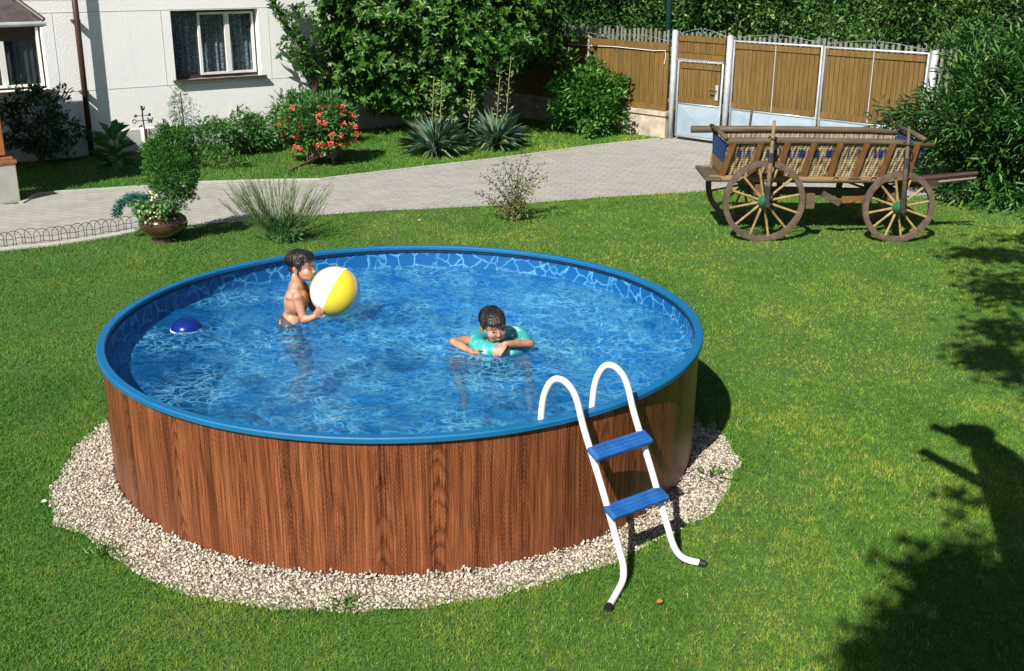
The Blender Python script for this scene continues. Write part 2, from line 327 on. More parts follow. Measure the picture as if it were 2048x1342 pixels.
def build_mats():
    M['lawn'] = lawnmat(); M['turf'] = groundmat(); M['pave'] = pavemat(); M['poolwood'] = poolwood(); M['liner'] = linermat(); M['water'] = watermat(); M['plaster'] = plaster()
    M['rim'] = simple('rim_blue', (.004, .125, .30), .5, .08, 3, .02)
    M['rimdark'] = simple('rim_groove', (.006, .02, .05), .5, .1, 3, .02)
    M['white'] = simple('white_paint', (.82, .82, .84), .3, .03, 5, .02); M['black'] = simple('black_rubber', (.012, .012, .014), .5, .2, 8, .1)
    M['step'] = simple('blue_step', (.018, .11, .36), .45, .25, 12, .25, bscale=30)
    t = NT('gravel_stone'); g = t.n('NewGeometry'); r = g.outputs['Random Per Island']; n = t.noise(t.coord(), 60, 3)
    col = t.ramp(r, [(0, (.20, .175, .14)), (.15, (.40, .355, .28)), (.5, (.56, .52, .44)), (.78, (.72, .69, .61)), (.9, (.48, .40, .27)), (.95, (.34, .33, .32)), (1., (.09, .09, .10))]); col = t.mix(t.ramp(n, [(.35, .3), (.6, 0.)]), col, (.35, .27, .18))
    M['stone'] = t.fin(col, .8)
    t = NT('gravel_bed'); vo = t.vor(t.coord(), 60, 'F1'); M['bed'] = t.fin(t.ramp(vo.outputs['Distance'], [(.1, (.45, .38, .28)), (.6, (.10, .08, .05))]), .9)
    M['galv'] = simple('silver_paint', (.55, .58, .62), .38, .15, 9, .1, metal=.35)
    M['scroll'] = simple('dull_grey_iron', (.20, .22, .22), .5, .2, 9, .1); M['sheet'] = simple('grey_sheet_metal', (.36, .45, .54), .45, .12, 4, .1, metal=.2)
    t = NT('fence_boards'); v = t.coord(); n = t.noise(t.map(v, (60, 60, 2.2)), 1, 5, .7); kn = t.ramp(t.vor(t.map(v, (9, 9, 3.5)), 1, 'F1').outputs['Distance'], [(.06, 1.), (.13, 0.)]); n3 = t.noise(v, 2, 2)
    col = t.ramp(n, [(.28, (.08, .042, .010)), (.5, (.165, .098, .024)), (.75, (.25, .155, .045))]); col = t.mix(t.math('MULTIPLY', kn, .55), col, (.07, .03, .01)); g = t.n('NewGeometry'); hv = t.n('HueSaturation'); t.set(hv.inputs['Color'], col)
    t.set(hv.inputs['Value'], t.math('ADD', t.math('MULTIPLY_ADD', g.outputs['Random Per Island'], .2, .62), t.math('MULTIPLY', n3, .45))); M['boards'] = t.fin(hv.outputs[0], .6, t.bump(n, .3, .003))
    M['greywood'] = woodmat('grey_pickets', (.12, .12, .10), (.27, .26, .22)); M['stonewall'] = simple('rough_concrete', (.44, .38, .30), .9, .35, 5, .9, bscale=25)
    M['arbwood'] = woodmat('varnished_wood', (.20, .065, .015), (.42, .17, .05)); M['block'] = simple('pale_stone_block', (.40, .41, .36), .85, .12, 9, .5, bscale=90)
    M['darkpipe'] = simple('dark_brown_metal', (.055, .028, .022), .45, .2, 6, .05); M['sill'] = simple('dark_sill', (.06, .035, .03), .5, .2, 6, .1)
    M['plinth'] = simple('grey_plinth', (.50, .50, .48), .9, .12, 5, .5, bscale=80); M['frame'] = simple('white_window_frame', (.78, .78, .76), .35, .05, 4, .02)
    t = NT('window_glass'); M['glass'] = t.fin((.02, .03, .04), .04, Alpha=.22, Specular_IOR_Level=.8)
    t = NT('lace_curtain'); v = t.coord(); st = t.math('MULTIPLY_ADD', t.math('SINE', t.math('MULTIPLY', t.n('SeparateXYZ').outputs[0], 1)), .5, .5)
    sx = t.n('SeparateXYZ'); t.set(sx.inputs[0], v); vo = t.vor(v, 34, 'F1'); folds = t.math('MULTIPLY_ADD', t.math('SINE', t.math('MULTIPLY', sx.outputs[0], 70)), .5, .5)
    col = t.mix(t.math('MULTIPLY', t.ramp(vo.outputs['Distance'], [(.25, 1.), (.45, .15)]), t.math('MULTIPLY_ADD', folds, .6, .4)), (.08, .16, .22), (.85, .92, .95)); M['curtain'] = t.fin(col, .9)
    M['room'] = simple('dark_room', (.012, .014, .016), .9, .1, 2, 0)
    M['iron'] = simple('dark_iron', (.03, .028, .026), .55, .3, 20, .2); M['polewhite'] = simple('white_post', (.62, .64, .62), .5, .1, 5, .1)
    M['green'] = simple('green_hub_paint', (.015, .13, .05), .5, .3, 20, .2); M['lampgreen'] = simple('dark_green_pole', (.008, .045, .055), .45, .1, 5, .05)
    M['rimwood'] = woodmat('weathered_felloe', (.065, .046, .030), (.155, .115, .078), stretch=(14, 14, 14)); M['spoke'] = woodmat('yellow_spoke', (.20, .13, .05), (.40, .28, .12), stretch=(12, 12, 12))
    M['oldwood'] = woodmat('old_brown_wood', (.048, .036, .022), (.135, .102, .06), stretch=(3, 30, 30)); M['slat'] = woodmat('orange_brown_slat', (.12, .052, .016), (.25, .115, .036), stretch=(25, 25, 3)); M['polewood'] = woodmat('pale_pole', (.12, .08, .036), (.27, .19, .095), stretch=(3, 30, 30))
    t = NT('copper_glaze'); v = t.coord(); n = t.noise(v, 5, 3); M['copper'] = t.fin(t.ramp(n, [(.3, (.05, .022, .015)), (.7, (.12, .055, .035))]), .16, Metallic=.35, Coat_Weight=.8)
    M['soil'] = simple('soil', (.05, .035, .022), .95, .3, 20, .8)
    t = NT('ball_vinyl_white'); M['ballw'] = t.fin((.86, .85, .86), .25); t = NT('ball_vinyl_yellow'); M['bally'] = t.fin((.80, .62, .045), .25)
    t = NT('ring_vinyl'); n = t.noise(t.coord(), 18, 2); M['ring'] = t.fin(t.ramp(n, [(.4, (.03, .36, .37)), (.58, (.07, .46, .44)), (.64, (.35, .7, .64))]), .18, Coat_Weight=.5)
    t = NT('skin'); n = t.noise(t.coord(), 16, 3); M['skin'] = t.fin(t.ramp(n, [(.34, (.33, .15, .085)), (.5, (.46, .235, .145)), (.68, (.56, .31, .205))]), .5, t.bump(t.noise(t.coord(), 220, 2), .1, .001), Subsurface_Weight=.12, Subsurface_Radius=(.02, .008, .004), Subsurface_Scale=.3)
    t = NT('wet_dark_hair'); n = t.noise(t.map(t.coord(), (90, 90, 14)), 1, 4, .7); M['hair'] = t.fin(t.ramp(n, [(.35, (.006, .005, .005)), (.7, (.035, .026, .022))]), .33, t.bump(n, .9, .006))
    t = NT('eye_dark'); M['eye'] = t.fin((.02, .012, .01), .3); t = NT('lips'); M['lips'] = t.fin((.50, .19, .13), .4)
    t = NT('patterned_trunks'); vo = t.vor(t.coord(), 30, 'F1'); M['trunks'] = t.fin(t.ramp(vo.outputs['Distance'], [(.22, (.34, .28, .20)), (.36, (.05, .05, .07))]), .7)
    M['dblue'] = simple('navy_dome', (.004, .02, .17), .2, .1, 4, 0); M['cloth'] = simple('dark_clothes', (.05, .06, .09), .8)
    # leaves
    M['l_mag'] = leafmat('magnolia_leaf', (.012, .055, .009), (.05, .14, .016), .38, .2, (.11, .24, .035))
    M['l_hedge'] = leafmat('hedge_leaf', (.015, .06, .010), (.06, .15, .022), .45, .22, (.20, .32, .09)); M['l_round'] = leafmat('round_bush_leaf', (.02, .085, .012), (.07, .20, .025), .38, .22, (.15, .28, .05))
    M['l_peach'] = leafmat('peach_leaf', (.010, .055, .012), (.040, .125, .022), .34, .2, (.14, .27, .05)); M['l_thuja'] = leafmat('thuja_leaf', (.018, .10, .014), (.06, .21, .035), .5, .18, (.14, .28, .05))
    M['l_jun'] = leafmat('juniper_leaf', (.01, .09, .075), (.03, .17, .14), .5, .1); M['l_ivy'] = leafmat('ivy_leaf', (.02, .08, .015), (.08, .19, .04), .4, .2, (.3, .38, .18))
    M['l_yucca'] = leafmat('yucca_leaf', (.06, .14, .085), (.16, .28, .17), .45, .1, (.5, .45, .28)); M['l_shrub'] = leafmat('shrub_leaf', (.025, .095, .022), (.075, .21, .045), .42, .22, (.17, .31, .10))
    M['l_dark'] = leafmat('shade_leaf', (.01, .035, .012), (.03, .08, .025), .5, .15); M['l_sparse'] = leafmat('olive_leaf', (.06, .09, .02), (.17, .20, .055), .45, .25, (.24, .13, .05))
    M['l_broom'] = leafmat('broom_stem', (.06, .11, .035), (.14, .20, .07), .5, .0); M['red'] = leafmat('red_petal', (.72, .06, .05), (.86, .15, .12), .45, .35, (.9, .34, .28)); M['yel'] = leafmat('cream_petal', (.75, .65, .15), (.85, .8, .5), .5, .3)
    M['l_spike'] = leafmat('spike_bud', (.16, .21, .07), (.32, .36, .15), .5, .2); M['bark'] = woodmat('bark', (.06, .045, .03), (.14, .11, .08), stretch=(8, 8, 3), rough=.9, bump=.8)
    M['hosta'] = leafmat('hosta_leaf', (.03, .12, .04), (.06, .2, .06), .5, .2)
build_mats()

# ------------------------------------------------------------------ regions
def poly(pts, z=0.): return np.array([G(x, y, z)[:2] for x, y in pts])
def densify(P, jag, seg=.12, seed=0):
    out = []
    for i in range(len(P)):
        a, b = P[i], P[(i+1) % len(P)]; n = max(1, int(np.hypot(*(b-a))/seg))
        for k in range(n):
            q = a+(b-a)*k/n; out.append(q+np.array([noise.noise(Vector((q[0]*6, q[1]*6, seed))), noise.noise(Vector((q[0]*6, q[1]*6, seed+9)))])*jag)
    return np.array(out)
def inside(P, x, y):
    r = np.zeros(x.shape, bool); n = len(P)
    for i in range(n):
        x1, y1 = P[i]; x2, y2 = P[(i+1) % n]
        c = ((y1 > y) != (y2 > y)); 
        with np.errstate(divide='ignore', invalid='ignore'): xi = (x2-x1)*(y-y1)/(y2-y1+1e-12)+x1
        r ^= c & (x < xi)
    return r
PC = np.array([-.655, 6.586]); PR = 1.8; RIMZ = .753; WZ = .585
A0 = np.array([-6.34, 16.57]); HD = np.array([.8054, .5928]); HN = np.array([.5928, -.8054])      # house wall line, direction, outward normal
F0 = G(1340, 277)[:2]; FD = np.array([.714, -.700]); FN = np.array([-.700, -.714])                  # fence line, direction (to the right, nearer), normal to camera
top = [(42, 408), (75, 390), (120, 385), (290, 374), (400, 366), (520, 362), (640, 360), (800, 341), (1000, 318), (1200, 291), (1318, 279)]
bot = [(1560, 376), (1400, 384), (1200, 396), (1000, 412), (800, 421), (640, 431), (480, 444), (372, 452), (270, 462), (150, 484), (0, 500)]
tp = poly(top); bp = poly(bot)
drive = np.vstack([[[-9.5, 12.2]], tp, [F0+FN*-.3], [F0+FD*5.6-FN*.3], [F0+FD*5.6+FN*1.2], bp, [[-9.5, 9.6]]])
grav = [(212, 838), (160, 885), (130, 930), (100, 975), (95, 1010), (110, 1050), (165, 1068), (205, 1100), (250, 1135), (300, 1162), (380, 1195), (480, 1212), (600, 1222), (700, 1228), (850, 1216), (950, 1200), (1050, 1182), (1130, 1155), (1230, 1128), (1330, 1075), (1420, 1030), (1460, 985), (1480, 920), (1455, 880), (1425, 840)]
gp = poly(grav); gravel_poly = densify(np.vstack([gp, [PC+1.9*np.array([math.cos(a), math.sin(a)]) for a in np.linspace(.0, PI, 14)]]), .035, .08)
drive_poly = densify(drive, .03, .2, 4)

def sheet(name, P, z, mat, label=None, **kw):
    me = bpy.data.meshes.new(name); me.from_pydata([(x, y, z) for x, y in P], [], [tuple(range(len(P)))]); me.update()
    if me.polygons[0].normal.z < 0: me.flip_normals()
    o = link(name, me, mat); tag(o, label, kind='structure'); return o
def ground():
    b = MB(); b.add([(-60, -40, 0), (60, -40, 0), (60, 90, 0), (-60, 90, 0)], [(0, 1, 2, 3)]); o = b.build('ground', M['turf']); tag(o, 'green turf of the garden lawn under and around everything', kind='structure')
    sheet('driveway', drive_poly, .006, M['pave'], 'pale paved driveway curving from the left edge to the gates')
    sheet('gravel_bed', gravel_poly, .005, M['bed'], 'sandy bed under the gravel ring around the pool')
ground()

def grass():
    X = []; Y = []
    def put(y0, y1, dens, ln, wd, acc):
        ymid = (y0+y1)/2; hw = .50*y1+2.2; n = int(2*hw*(y1-y0)*dens); x = rs.uniform(-hw, hw, n); y = rs.uniform(y0, y1, n)
        k = (np.abs(x) < .49*y+.35) | ((np.abs(x) < .49*y+2.2) & (rs.rand(n) < .45))
        x, y = x[k], y[k]; k = ~inside(drive_poly, x, y) & ~inside(gravel_poly, x, y) & (np.hypot(x-PC[0], y-PC[1]) > 1.81)
        k &= ((x-A0[0])*HN[0]+(y-A0[1])*HN[1] > .03) & ((x-F0[0])*FN[0]+(y-F0[1])*FN[1] > -.1)
        k &= ~((x < -5.7) & (y > 12.6) & (y < 13.6) & (x < -5.9))
        acc.append((x[k], y[k], ln, wd))
    acc = []
    put(3.9, 5.5, 12500, .023, .0046, acc); put(5.5, 7.5, 9500, .024, .0054, acc); put(7.5, 10.5, 4200, .022, .0072, acc); put(10.5, 14, 2300, .024, .0095, acc); put(14, 21, 1300, .042, .013, acc)
    Ps = []; Ds = []; Ls = []; Ws = []
    for x, y, ln, wd in acc:
        n = len(x); hgt = np.array([noise.noise(Vector((a*1.3, b*1.3, 2))) for a, b in zip(x, y)])
        L = ln*(.6+.8*rs.rand(n))*(1+.45*hgt); az = rs.uniform(0, 2*PI, n); tl = rs.uniform(.1, .95, n)
        Ps.append(np.stack([x, y, np.zeros(n)], 1)); Ds.append(np.stack([np.cos(az)*np.sin(tl), np.sin(az)*np.sin(tl), np.cos(tl)], 1)); Ls.append(L); Ws.append(wd*(.7+.6*rs.rand(n)))
    # longer fringe along kerbs and gravel
    for P, lnm in ((gravel_poly, .05), (drive_poly, .05)):
        idx = np.arange(len(P)); a = P; b = np.roll(P, -1, 0); per = 26
        t = rs.rand(len(P), per, 1); q = (a[:, None]+(b-a)[:, None]*t).reshape(-1, 2)+rs.normal(size=(len(P)*per, 2))*.022
        k = (np.abs(q[:, 0]) < .5*q[:, 1]+.2) & (np.hypot(q[:, 0]-PC[0], q[:, 1]-PC[1]) > 1.83) & ((q[:, 0]-F0[0])*FN[0]+(q[:, 1]-F0[1])*FN[1] > .1) & ~((q[:, 0] < 3.4) & (q[:, 0] > 2.2) & (q[:, 1] > 17)); q = q[k]; n = len(q)
        az = rs.uniform(0, 2*PI, n); tl = rs.uniform(.2, 1.2, n)
        Ps.append(np.stack([q[:, 0], q[:, 1], np.zeros(n)], 1)); Ds.append(np.stack([np.cos(az)*np.sin(tl), np.sin(az)*np.sin(tl), np.cos(tl)], 1)); Ls.append(lnm*(.4+.8*rs.rand(n))); Ws.append(np.full(n, .007))
    P = np.vstack(Ps); D = np.vstack(Ds); L = np.concatenate(Ls); W = np.concatenate(Ws)
    S = nrm(np.cross(D, rdir(len(P)))); W = W[:, None]
    V = np.stack([P-S*W*.5, P+S*W*.5, P+D*L[:, None]], 1).reshape(-1, 3); F = np.arange(len(V)).reshape(-1, 3)
    o = np_mesh('grass', V, F, M['lawn']); tag(o, 'short mown green lawn grass', 'grass', kind='stuff'); print('blades', len(P))
grass()

def gravel():
    x0, y0 = gravel_poly.min(0); x1, y1 = gravel_poly.max(0); n = 150000
    x = rs.uniform(x0, x1, n); y = rs.uniform(y0, y1, n); rr = np.hypot(x-PC[0], y-PC[1])
    k = inside(gravel_poly, x, y) & (rr > 1.80) & (y < 7.6); x, y, rr = x[k], y[k], rr[k]; n = len(x)
    # strays in the grass edge
    ico = np.array([(0, 0, 1), (.894, 0, .447), (.276, .851, .447), (-.724, .526, .447), (-.724, -.526, .447), (.276, -.851, .447), (.724, .526, -.447), (-.276, .851, -.447), (-.894, 0, -.447), (-.276, -.851, -.447), (.724, -.526, -.447), (0, 0, -1)])
    Fi = np.array([(0, 1, 2), (0, 2, 3), (0, 3, 4), (0, 4, 5), (0, 5, 1), (1, 6, 2), (2, 7, 3), (3, 8, 4), (4, 9, 5), (5, 10, 1), (6, 7, 2), (7, 8, 3), (8, 9, 4), (9, 10, 5), (10, 6, 1), (11, 7, 6), (11, 8, 7), (11, 9, 8), (11, 10, 9), (11, 6, 10)])
    s = (.0035+.0065*rs.rand(n, 1, 1)**1.6)*np.stack([rs.uniform(.8, 1.4, n), rs.uniform(.7, 1.1, n), rs.uniform(.5, .85, n)], 1)[:, None, :]
    V = ico[None]*s*(1+.22*rs.normal(size=(n, 12, 1))); a = rs.uniform(0, 2*PI, n); c, s_ = np.cos(a), np.sin(a); tl = rs.normal(size=(n,))*.4
    z = V[..., 2]+V[..., 0]*np.tan(np.clip(tl, -.7, .7))[:, None]
    V = np.stack([V[..., 0]*c[:, None]-V[..., 1]*s_[:, None], V[..., 0]*s_[:, None]+V[..., 1]*c[:, None], z], -1)
    mound = .011+.03*np.clip(1-(rr-1.8)/.12, 0, 1)**1.5*(.5+.5*np.sin(np.arctan2(y-PC[1], x-PC[0])*70)*rs.rand(n))
    V += np.stack([x, y, rs.uniform(.002, 1, n)*mound], 1)[:, None]
    F = (np.arange(n)[:, None, None]*12+Fi[None]).reshape(-1, 3)
    o = np_mesh('gravel', V.reshape(-1, 3), F, M['stone']); tag(o, 'ring of cream gravel around the round pool', 'gravel', kind='stuff')
gravel()

# ------------------------------------------------------------------ pool
def pool():
    t = empty('swimming_pool', (PC[0], PC[1], 0)); tag(t, 'round above-ground pool with a brown wood-print wall and blue rim', 'swimming pool')
    n = 128
    def cyl(name, r0, r1, z0, z1, mat, inward=False):
        me = bpy.data.meshes.new(name); vs = []; fs = []; uvs = []
        for j in range(n+1):
            a = 2*PI*j/n+PI/2; vs += [(PC[0]+r0*math.cos(a), PC[1]+r0*math.sin(a), z0), (PC[0]+r1*math.cos(a), PC[1]+r1*math.sin(a), z1)]
        for j in range(n): fs.append((2*j, 2*j+2, 2*j+3, 2*j+1) if not inward else (2*j+1, 2*j+3, 2*j+2, 2*j))
        me.from_pydata(vs, [], fs); uv = me.uv_layers.new(name='UVMap')
        for lp in me.loops: j = lp.vertex_index//2; uv.data[lp.index].uv = (2*PI*PR*j/n, vs[lp.vertex_index][2])
        me.shade_smooth(); me.update(); return link(name, me, mat, t)
    cyl('wall', 1.797, PR, -.03, RIMZ-.02, M['poolwood'])
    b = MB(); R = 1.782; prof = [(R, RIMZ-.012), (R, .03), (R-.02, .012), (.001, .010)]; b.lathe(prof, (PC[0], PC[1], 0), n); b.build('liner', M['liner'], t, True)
    b = MB(); z = RIMZ
    prof = [(1.778, z-.032), (1.772, z-.026), (1.772, z-.006), (1.778, z), (1.816, z), (1.822, z-.006), (1.822, z-.027), (1.816, z-.032)]
    b.lathe(prof, (PC[0], PC[1], 0), n, closed=True); rim = b.build('rim', M['rim'], t)
    b = MB(); b.lathe([(1.776, z-.044), (1.7695, z-.044), (1.7695, z-.0325), (1.776, z-.0325)], (PC[0], PC[1], 0), n, closed=True); b.build('liner_bead', M['rimdark'], t)
    for px, py in ((1158, 828),):
        g = G(px, py, z); a = math.atan2(g[1]-PC[1], g[0]-PC[0]); b = MB(); Rz = Matrix.Rotation(a, 3, 'Z')
        b.box((PC[0]+1.797*math.cos(a), PC[1]+1.797*math.sin(a), z-.0155), (.054, .006, .037), Rz); b.build('rim_joint', M['rimdark'] if px == 1158 else M['rim'], t)
    # water
    m = 330; xs = np.linspace(-1.775, 1.775, m); gx, gy = np.meshgrid(xs, xs); hgt = np.zeros((m, m))
    for i in range(m):
        for j in range(m):
            x, y = gx[i, j], gy[i, j]
            if x*x+y*y < 3.3:
                q = Vector((x*1.6, y*2.1, .3)); wx = noise.noise(q)*.5; wy = noise.noise(q+Vector((5, 3, 1)))*.5
                hgt[i, j] = .015*noise.noise(Vector(((x+wx)*2.6, (y+wy)*4.5, 0)))+.011*noise.noise(Vector(((x+wx)*6.5, (y+wy)*9.5, 7)))+.005*noise.noise(Vector(((x+wx)*15, (y+wy)*21, 3)))
    for (cx, cy, am, wl) in ((-1.38-PC[0], 7.0-PC[1], .016, .15), (-.05-PC[0], 6.6-PC[1], .012, .12), (-.35-PC[0], 5.15-PC[1], .006, .11), (-.9-PC[0], 5.2-PC[1], .006, .12), (-.05-PC[0], 5.5-PC[1], .005, .12)):
        d = np.hypot(gx-cx, gy-cy); hgt += am*np.sin(d/wl*2*PI)*np.exp(-d*2.6)
    V = np.stack([gx+PC[0], gy+PC[1], hgt+WZ], -1).reshape(-1, 3); id_ = np.arange(m*m).reshape(m, m); F = np.stack([id_[:-1, :-1], id_[:-1, 1:], id_[1:, 1:], id_[1:, :-1]], -1).reshape(-1, 4)
    cc = V[F].mean(1); k = np.hypot(cc[:, 0]-PC[0], cc[:, 1]-PC[1]) < 1.787; F = F[k]
    used = np.unique(F); mp = np.zeros(len(V), int); mp[used] = np.arange(len(used)); V = V[used]; F = mp[F]
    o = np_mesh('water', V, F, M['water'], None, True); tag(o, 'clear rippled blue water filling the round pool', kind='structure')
pool()

# ------------------------------------------------------------------ ladder
def ladder():
    rad = np.array([.5925, -.8056]); tan = np.array([.8056, .5925])
    def W3(r, w_, z): q = PC+rad*r+tan*w_; return (q[0], q[1], z)
    b0 = ((.33+.655)*tan[0]+(5.03-6.586)*tan[1]); b1 = ((.59+.655)*tan[0]+(5.23-6.586)*tan[1])
    base = W3((1.86+2.28)/2, (b0+b1)/2, 0); t = empty('pool_ladder', base); tag(t, 'white tubular A-frame pool ladder with two blue steps leaning over the rim', 'ladder')
    def cr(P, k=7):
        P = [Vector(p) for p in P]; out = []
        for i in range(len(P)-1):
            p0 = P[max(i-1, 0)]; p1 = P[i]; p2 = P[i+1]; p3 = P[min(i+2, len(P)-1)]
            for j in range(k):
                s = j/k; out.append(.5*((2*p1)+(p2-p0)*s+(2*p0-5*p1+4*p2-p3)*s*s+(3*p1-p0-3*p2+p3)*s**3))
        return out+[P[-1]]
    def rr(z): return 1.855+.40*(.77-z)/.77
    for b, sgn, tip, nm in ((b0, -1, G(1217, 1214, .02), 'L'), (b1, 1, G(1402, 1126, .02), 'R')):
        P = [W3(1.725, b-.15, .55), W3(1.728, b-.15, .74), W3(1.738, b-.143, .86), W3(1.765, b-.125, .94), W3(1.795, b-.10, .962), W3(1.826, b-.065, .935), W3(1.85, b-.03, .86), W3(rr(.70)-.002, b-.006, .70), W3(rr(.45), b, .45), W3(rr(.2), b, .2), W3(rr(.10), b+sgn*.004, .10), W3(rr(.045), b+sgn*.03, .045)]
        e = np.array(P[-1]); d = tip-e; P += [tuple(e+d*.45+np.array([0, 0, -.008])), tuple(tip)]
        q = MB(); q.tube(cr(P), .0168, 14); rail = q.build('rail', M['white'], t, True)
        dd = Vector(d).normalized(); q = MB(); q.tube([Vector(tip)-dd*.012, Vector(tip)+dd*.022], .0190, 14); q.build('end_cap', M['black'], rail)
    for z in (.605, .345):
        r0 = rr(z)+.035; q = MB(); c = W3(r0-.01, (b0+b1)/2, z); ang = math.atan2(tan[1], tan[0]); Rz = Matrix.Rotation(ang, 3, 'Z') @ Matrix.Rotation(math.radians(24), 3, 'X')
        q.box(c, (b1-b0+.045, .088, .034), Rz); o = q.build('step', M['step'], t, bevel=.012)
        q = MB()
        for k in (-.022, 0, .022): q.box(Vector(c)+Rz @ Vector((0, k, .0175)), (b1-b0+.005, .010, .004), Rz)
        q.build('tread_rib', M['step'], o)
ladder()

# ------------------------------------------------------------------ people
class Fr:      # local frame: x right, y forward, z up
    def __init__(s, c, fwd, up=(0, 0, 1), k=1.):
        f = Vector(fwd).normalized(); u = Vector(up); x = f.cross(u).normalized(); u = x.cross(f); s.c = Vector(c); s.R = Matrix((x, f, u)).transposed(); s.k = k
    def __call__(s, x, y, z): return s.c+s.R @ (Vector((x, y, z))*s.k)
def head(b, F):
    k = F.k
    b.ell(F(0, -.012, .028), (.074*k, .090*k, .078*k), F.R); b.ell(F(0, .022, -.030), (.058*k, .062*k, .068*k), F.R)
    b.ell(F(0, .052, -.083), (.024*k, .020*k, .016*k), F.R); b.ell(F(0, .060, .030), (.046*k, .018*k, .020*k), F.R)
    b.cap(F(0, .078, .004), .005*k, F(0, .092, -.028), .0088*k); b.ell(F(0, .086, -.031), (.0135*k, .009*k, .006*k), F.R)
    b.ell(F(0, .077, -.052), (.019*k, .009*k, .006*k), F.R); b.ell(F(0, .074, -.063), (.017*k, .009*k, .006*k), F.R)
    for s in (-1, 1):
        b.ell(F(s*.032, .054, -.030), (.029*k, .027*k, .030*k), F.R); b.ell(F(s*.028, .046, -.062), (.026*k, .03*k, .022*k), F.R)
        b.ell(F(s*.077, -.012, -.010), (.008*k, .020*k, .029*k), F.R @ Matrix.Rotation(s*.4, 3, 'Z')); b.ell(F(s*.079, -.006, -.034), (.006*k, .010*k, .010*k), F.R)
def face_bits(F, person):
    k = F.k
    for s in (-1, 1):
        b = MB(); b.ell(F(s*.031, .070, -.001), (.0095*k, .006*k, .0022*k), F.R, 12, 8); b.build('eye', M['eye'], person, True)
        b = MB(); b.chain([F(s*.014, .085, .017), F(s*.032, .083, .023), F(s*.050, .066, .018)], [.0010*k, .0016*k, .0009*k]); b.build('eyebrow', M['hair'], person, True)
    b = MB(); b.ell(F(0, .0825, -.0575), (.016*k, .0045*k, .0045*k), F.R); b.build('lips', M['lips'], person, True)
def hair(F, person):
    b = MB(); k = F.k
    b.ell(F(0, -.024, .040), (.0785*k, .0905*k, .072*k), F.R, 24, 16); b.ell(F(0, .012, .076), (.062*k, .056*k, .034*k), F.R); b.ell(F(0, -.062, -.018), (.056*k, .036*k, .034*k), F.R)
    for s in (-1, 1): b.ell(F(s*.070, -.006, .022), (.014*k, .036*k, .030*k), F.R); b.cap(F(s*.076, .012, .01), .006*k, F(s*.073, .016, -.016), .003*k)
    for i in range(26):
        a = -1.1+2.2*i/25+random.uniform(-.05, .05); x = .062*math.sin(a); y = .030+.044*math.cos(a); z0 = .080; L = random.uniform(.010, .030)
        b.chain([F(x*.9, y*.75, z0+.01), F(x*1.05, y+.012, z0-.02), F(x*1.08+random.uniform(-.008, .008), y+.010, z0-.012-L)], [.008*k, .0055*k, .0014*k], 6)
    ho = b.remeshed('hair', M['hair'], person, .0034, 4)
    # fine wet strands combed from the crown over the cap
    n = 1500; d = rdir(n); d[:, 2] = np.abs(d[:, 2])*1.1-.25; d = nrm(d); rad = np.array([.0785, .0905, .072]); P = d*rad*1.012; nn = nrm(d/rad)
    flow = np.stack([d[:, 0]*.5, np.where(d[:, 1] > 0, .55, -.35), -.75+.0*d[:, 0]], 1)+rs.normal(size=(n, 3))*.16; tg = nrm(flow-nn*(flow*nn).sum(1, keepdims=True)); P = P+np.array([0, -.024, .040])
    keep = ~((P[:, 1] > .045) & (P[:, 2] < .055)) & (P[:, 2] > -.012); P, tg, nn = P[keep], tg[keep], nn[keep]; Rm = np.array(F.R); W = np.array(F.c)+(P*k)@Rm.T
    leaf_mesh('strands', W, tg@Rm.T, nn@Rm.T, .026*k*(.7+.6*rs.rand(len(W))), .0022*k, M['hair'], ho, 'leaf', -.02)
def hand(b, wrist, fdir, pn, side, k=1., spread=.25, curl=.5, thumb=None):
    """fingers along fdir, pn = palm normal (the palm faces pn); side = +1/-1 picks the thumb side"""
    f = Vector(fdir).normalized(); n = Vector(pn); n = (n-f*n.dot(f)).normalized(); x = f.cross(n)*side; R = Matrix((x, f, n)).transposed(); W = Vector(wrist)
    b.ell(W+f*.030*k, (.030*k, .036*k, .011*k), R, 14, 10); b.ell(W+f*.045*k, (.031*k, .018*k, .010*k), R)
    for i, (o, L) in enumerate(((.024, .052), (.008, .060), (-.008, .056), (-.024, .043))):
        o *= k; L *= k; p = W+f*.058*k+x*o*.95; sp = (o/k)*spread*18; pts = [p-f*.012]; r = [.0075*k]
        for j in range(3):
            an = curl*(j+.4)*.75; d = (f*math.cos(an)+n*math.sin(an)+x*sp*.6*math.cos(an)).normalized(); p = p+d*L*(.42, .32, .26)[j]; pts.append(p); r.append((.0066, .0060, .0050)[j]*k)
        b.chain(pts, r, 8)
    p = W+f*.018*k+x*.024*k; d1 = (f*.6+x*.9+n*.2).normalized(); d2 = (f*.9+x*.45+n*.4).normalized(); b.chain([p-x*.01, p+d1*.024*k, p+d1*.024*k+d2*.026*k], [.010*k, .0085*k, .0065*k], 8)

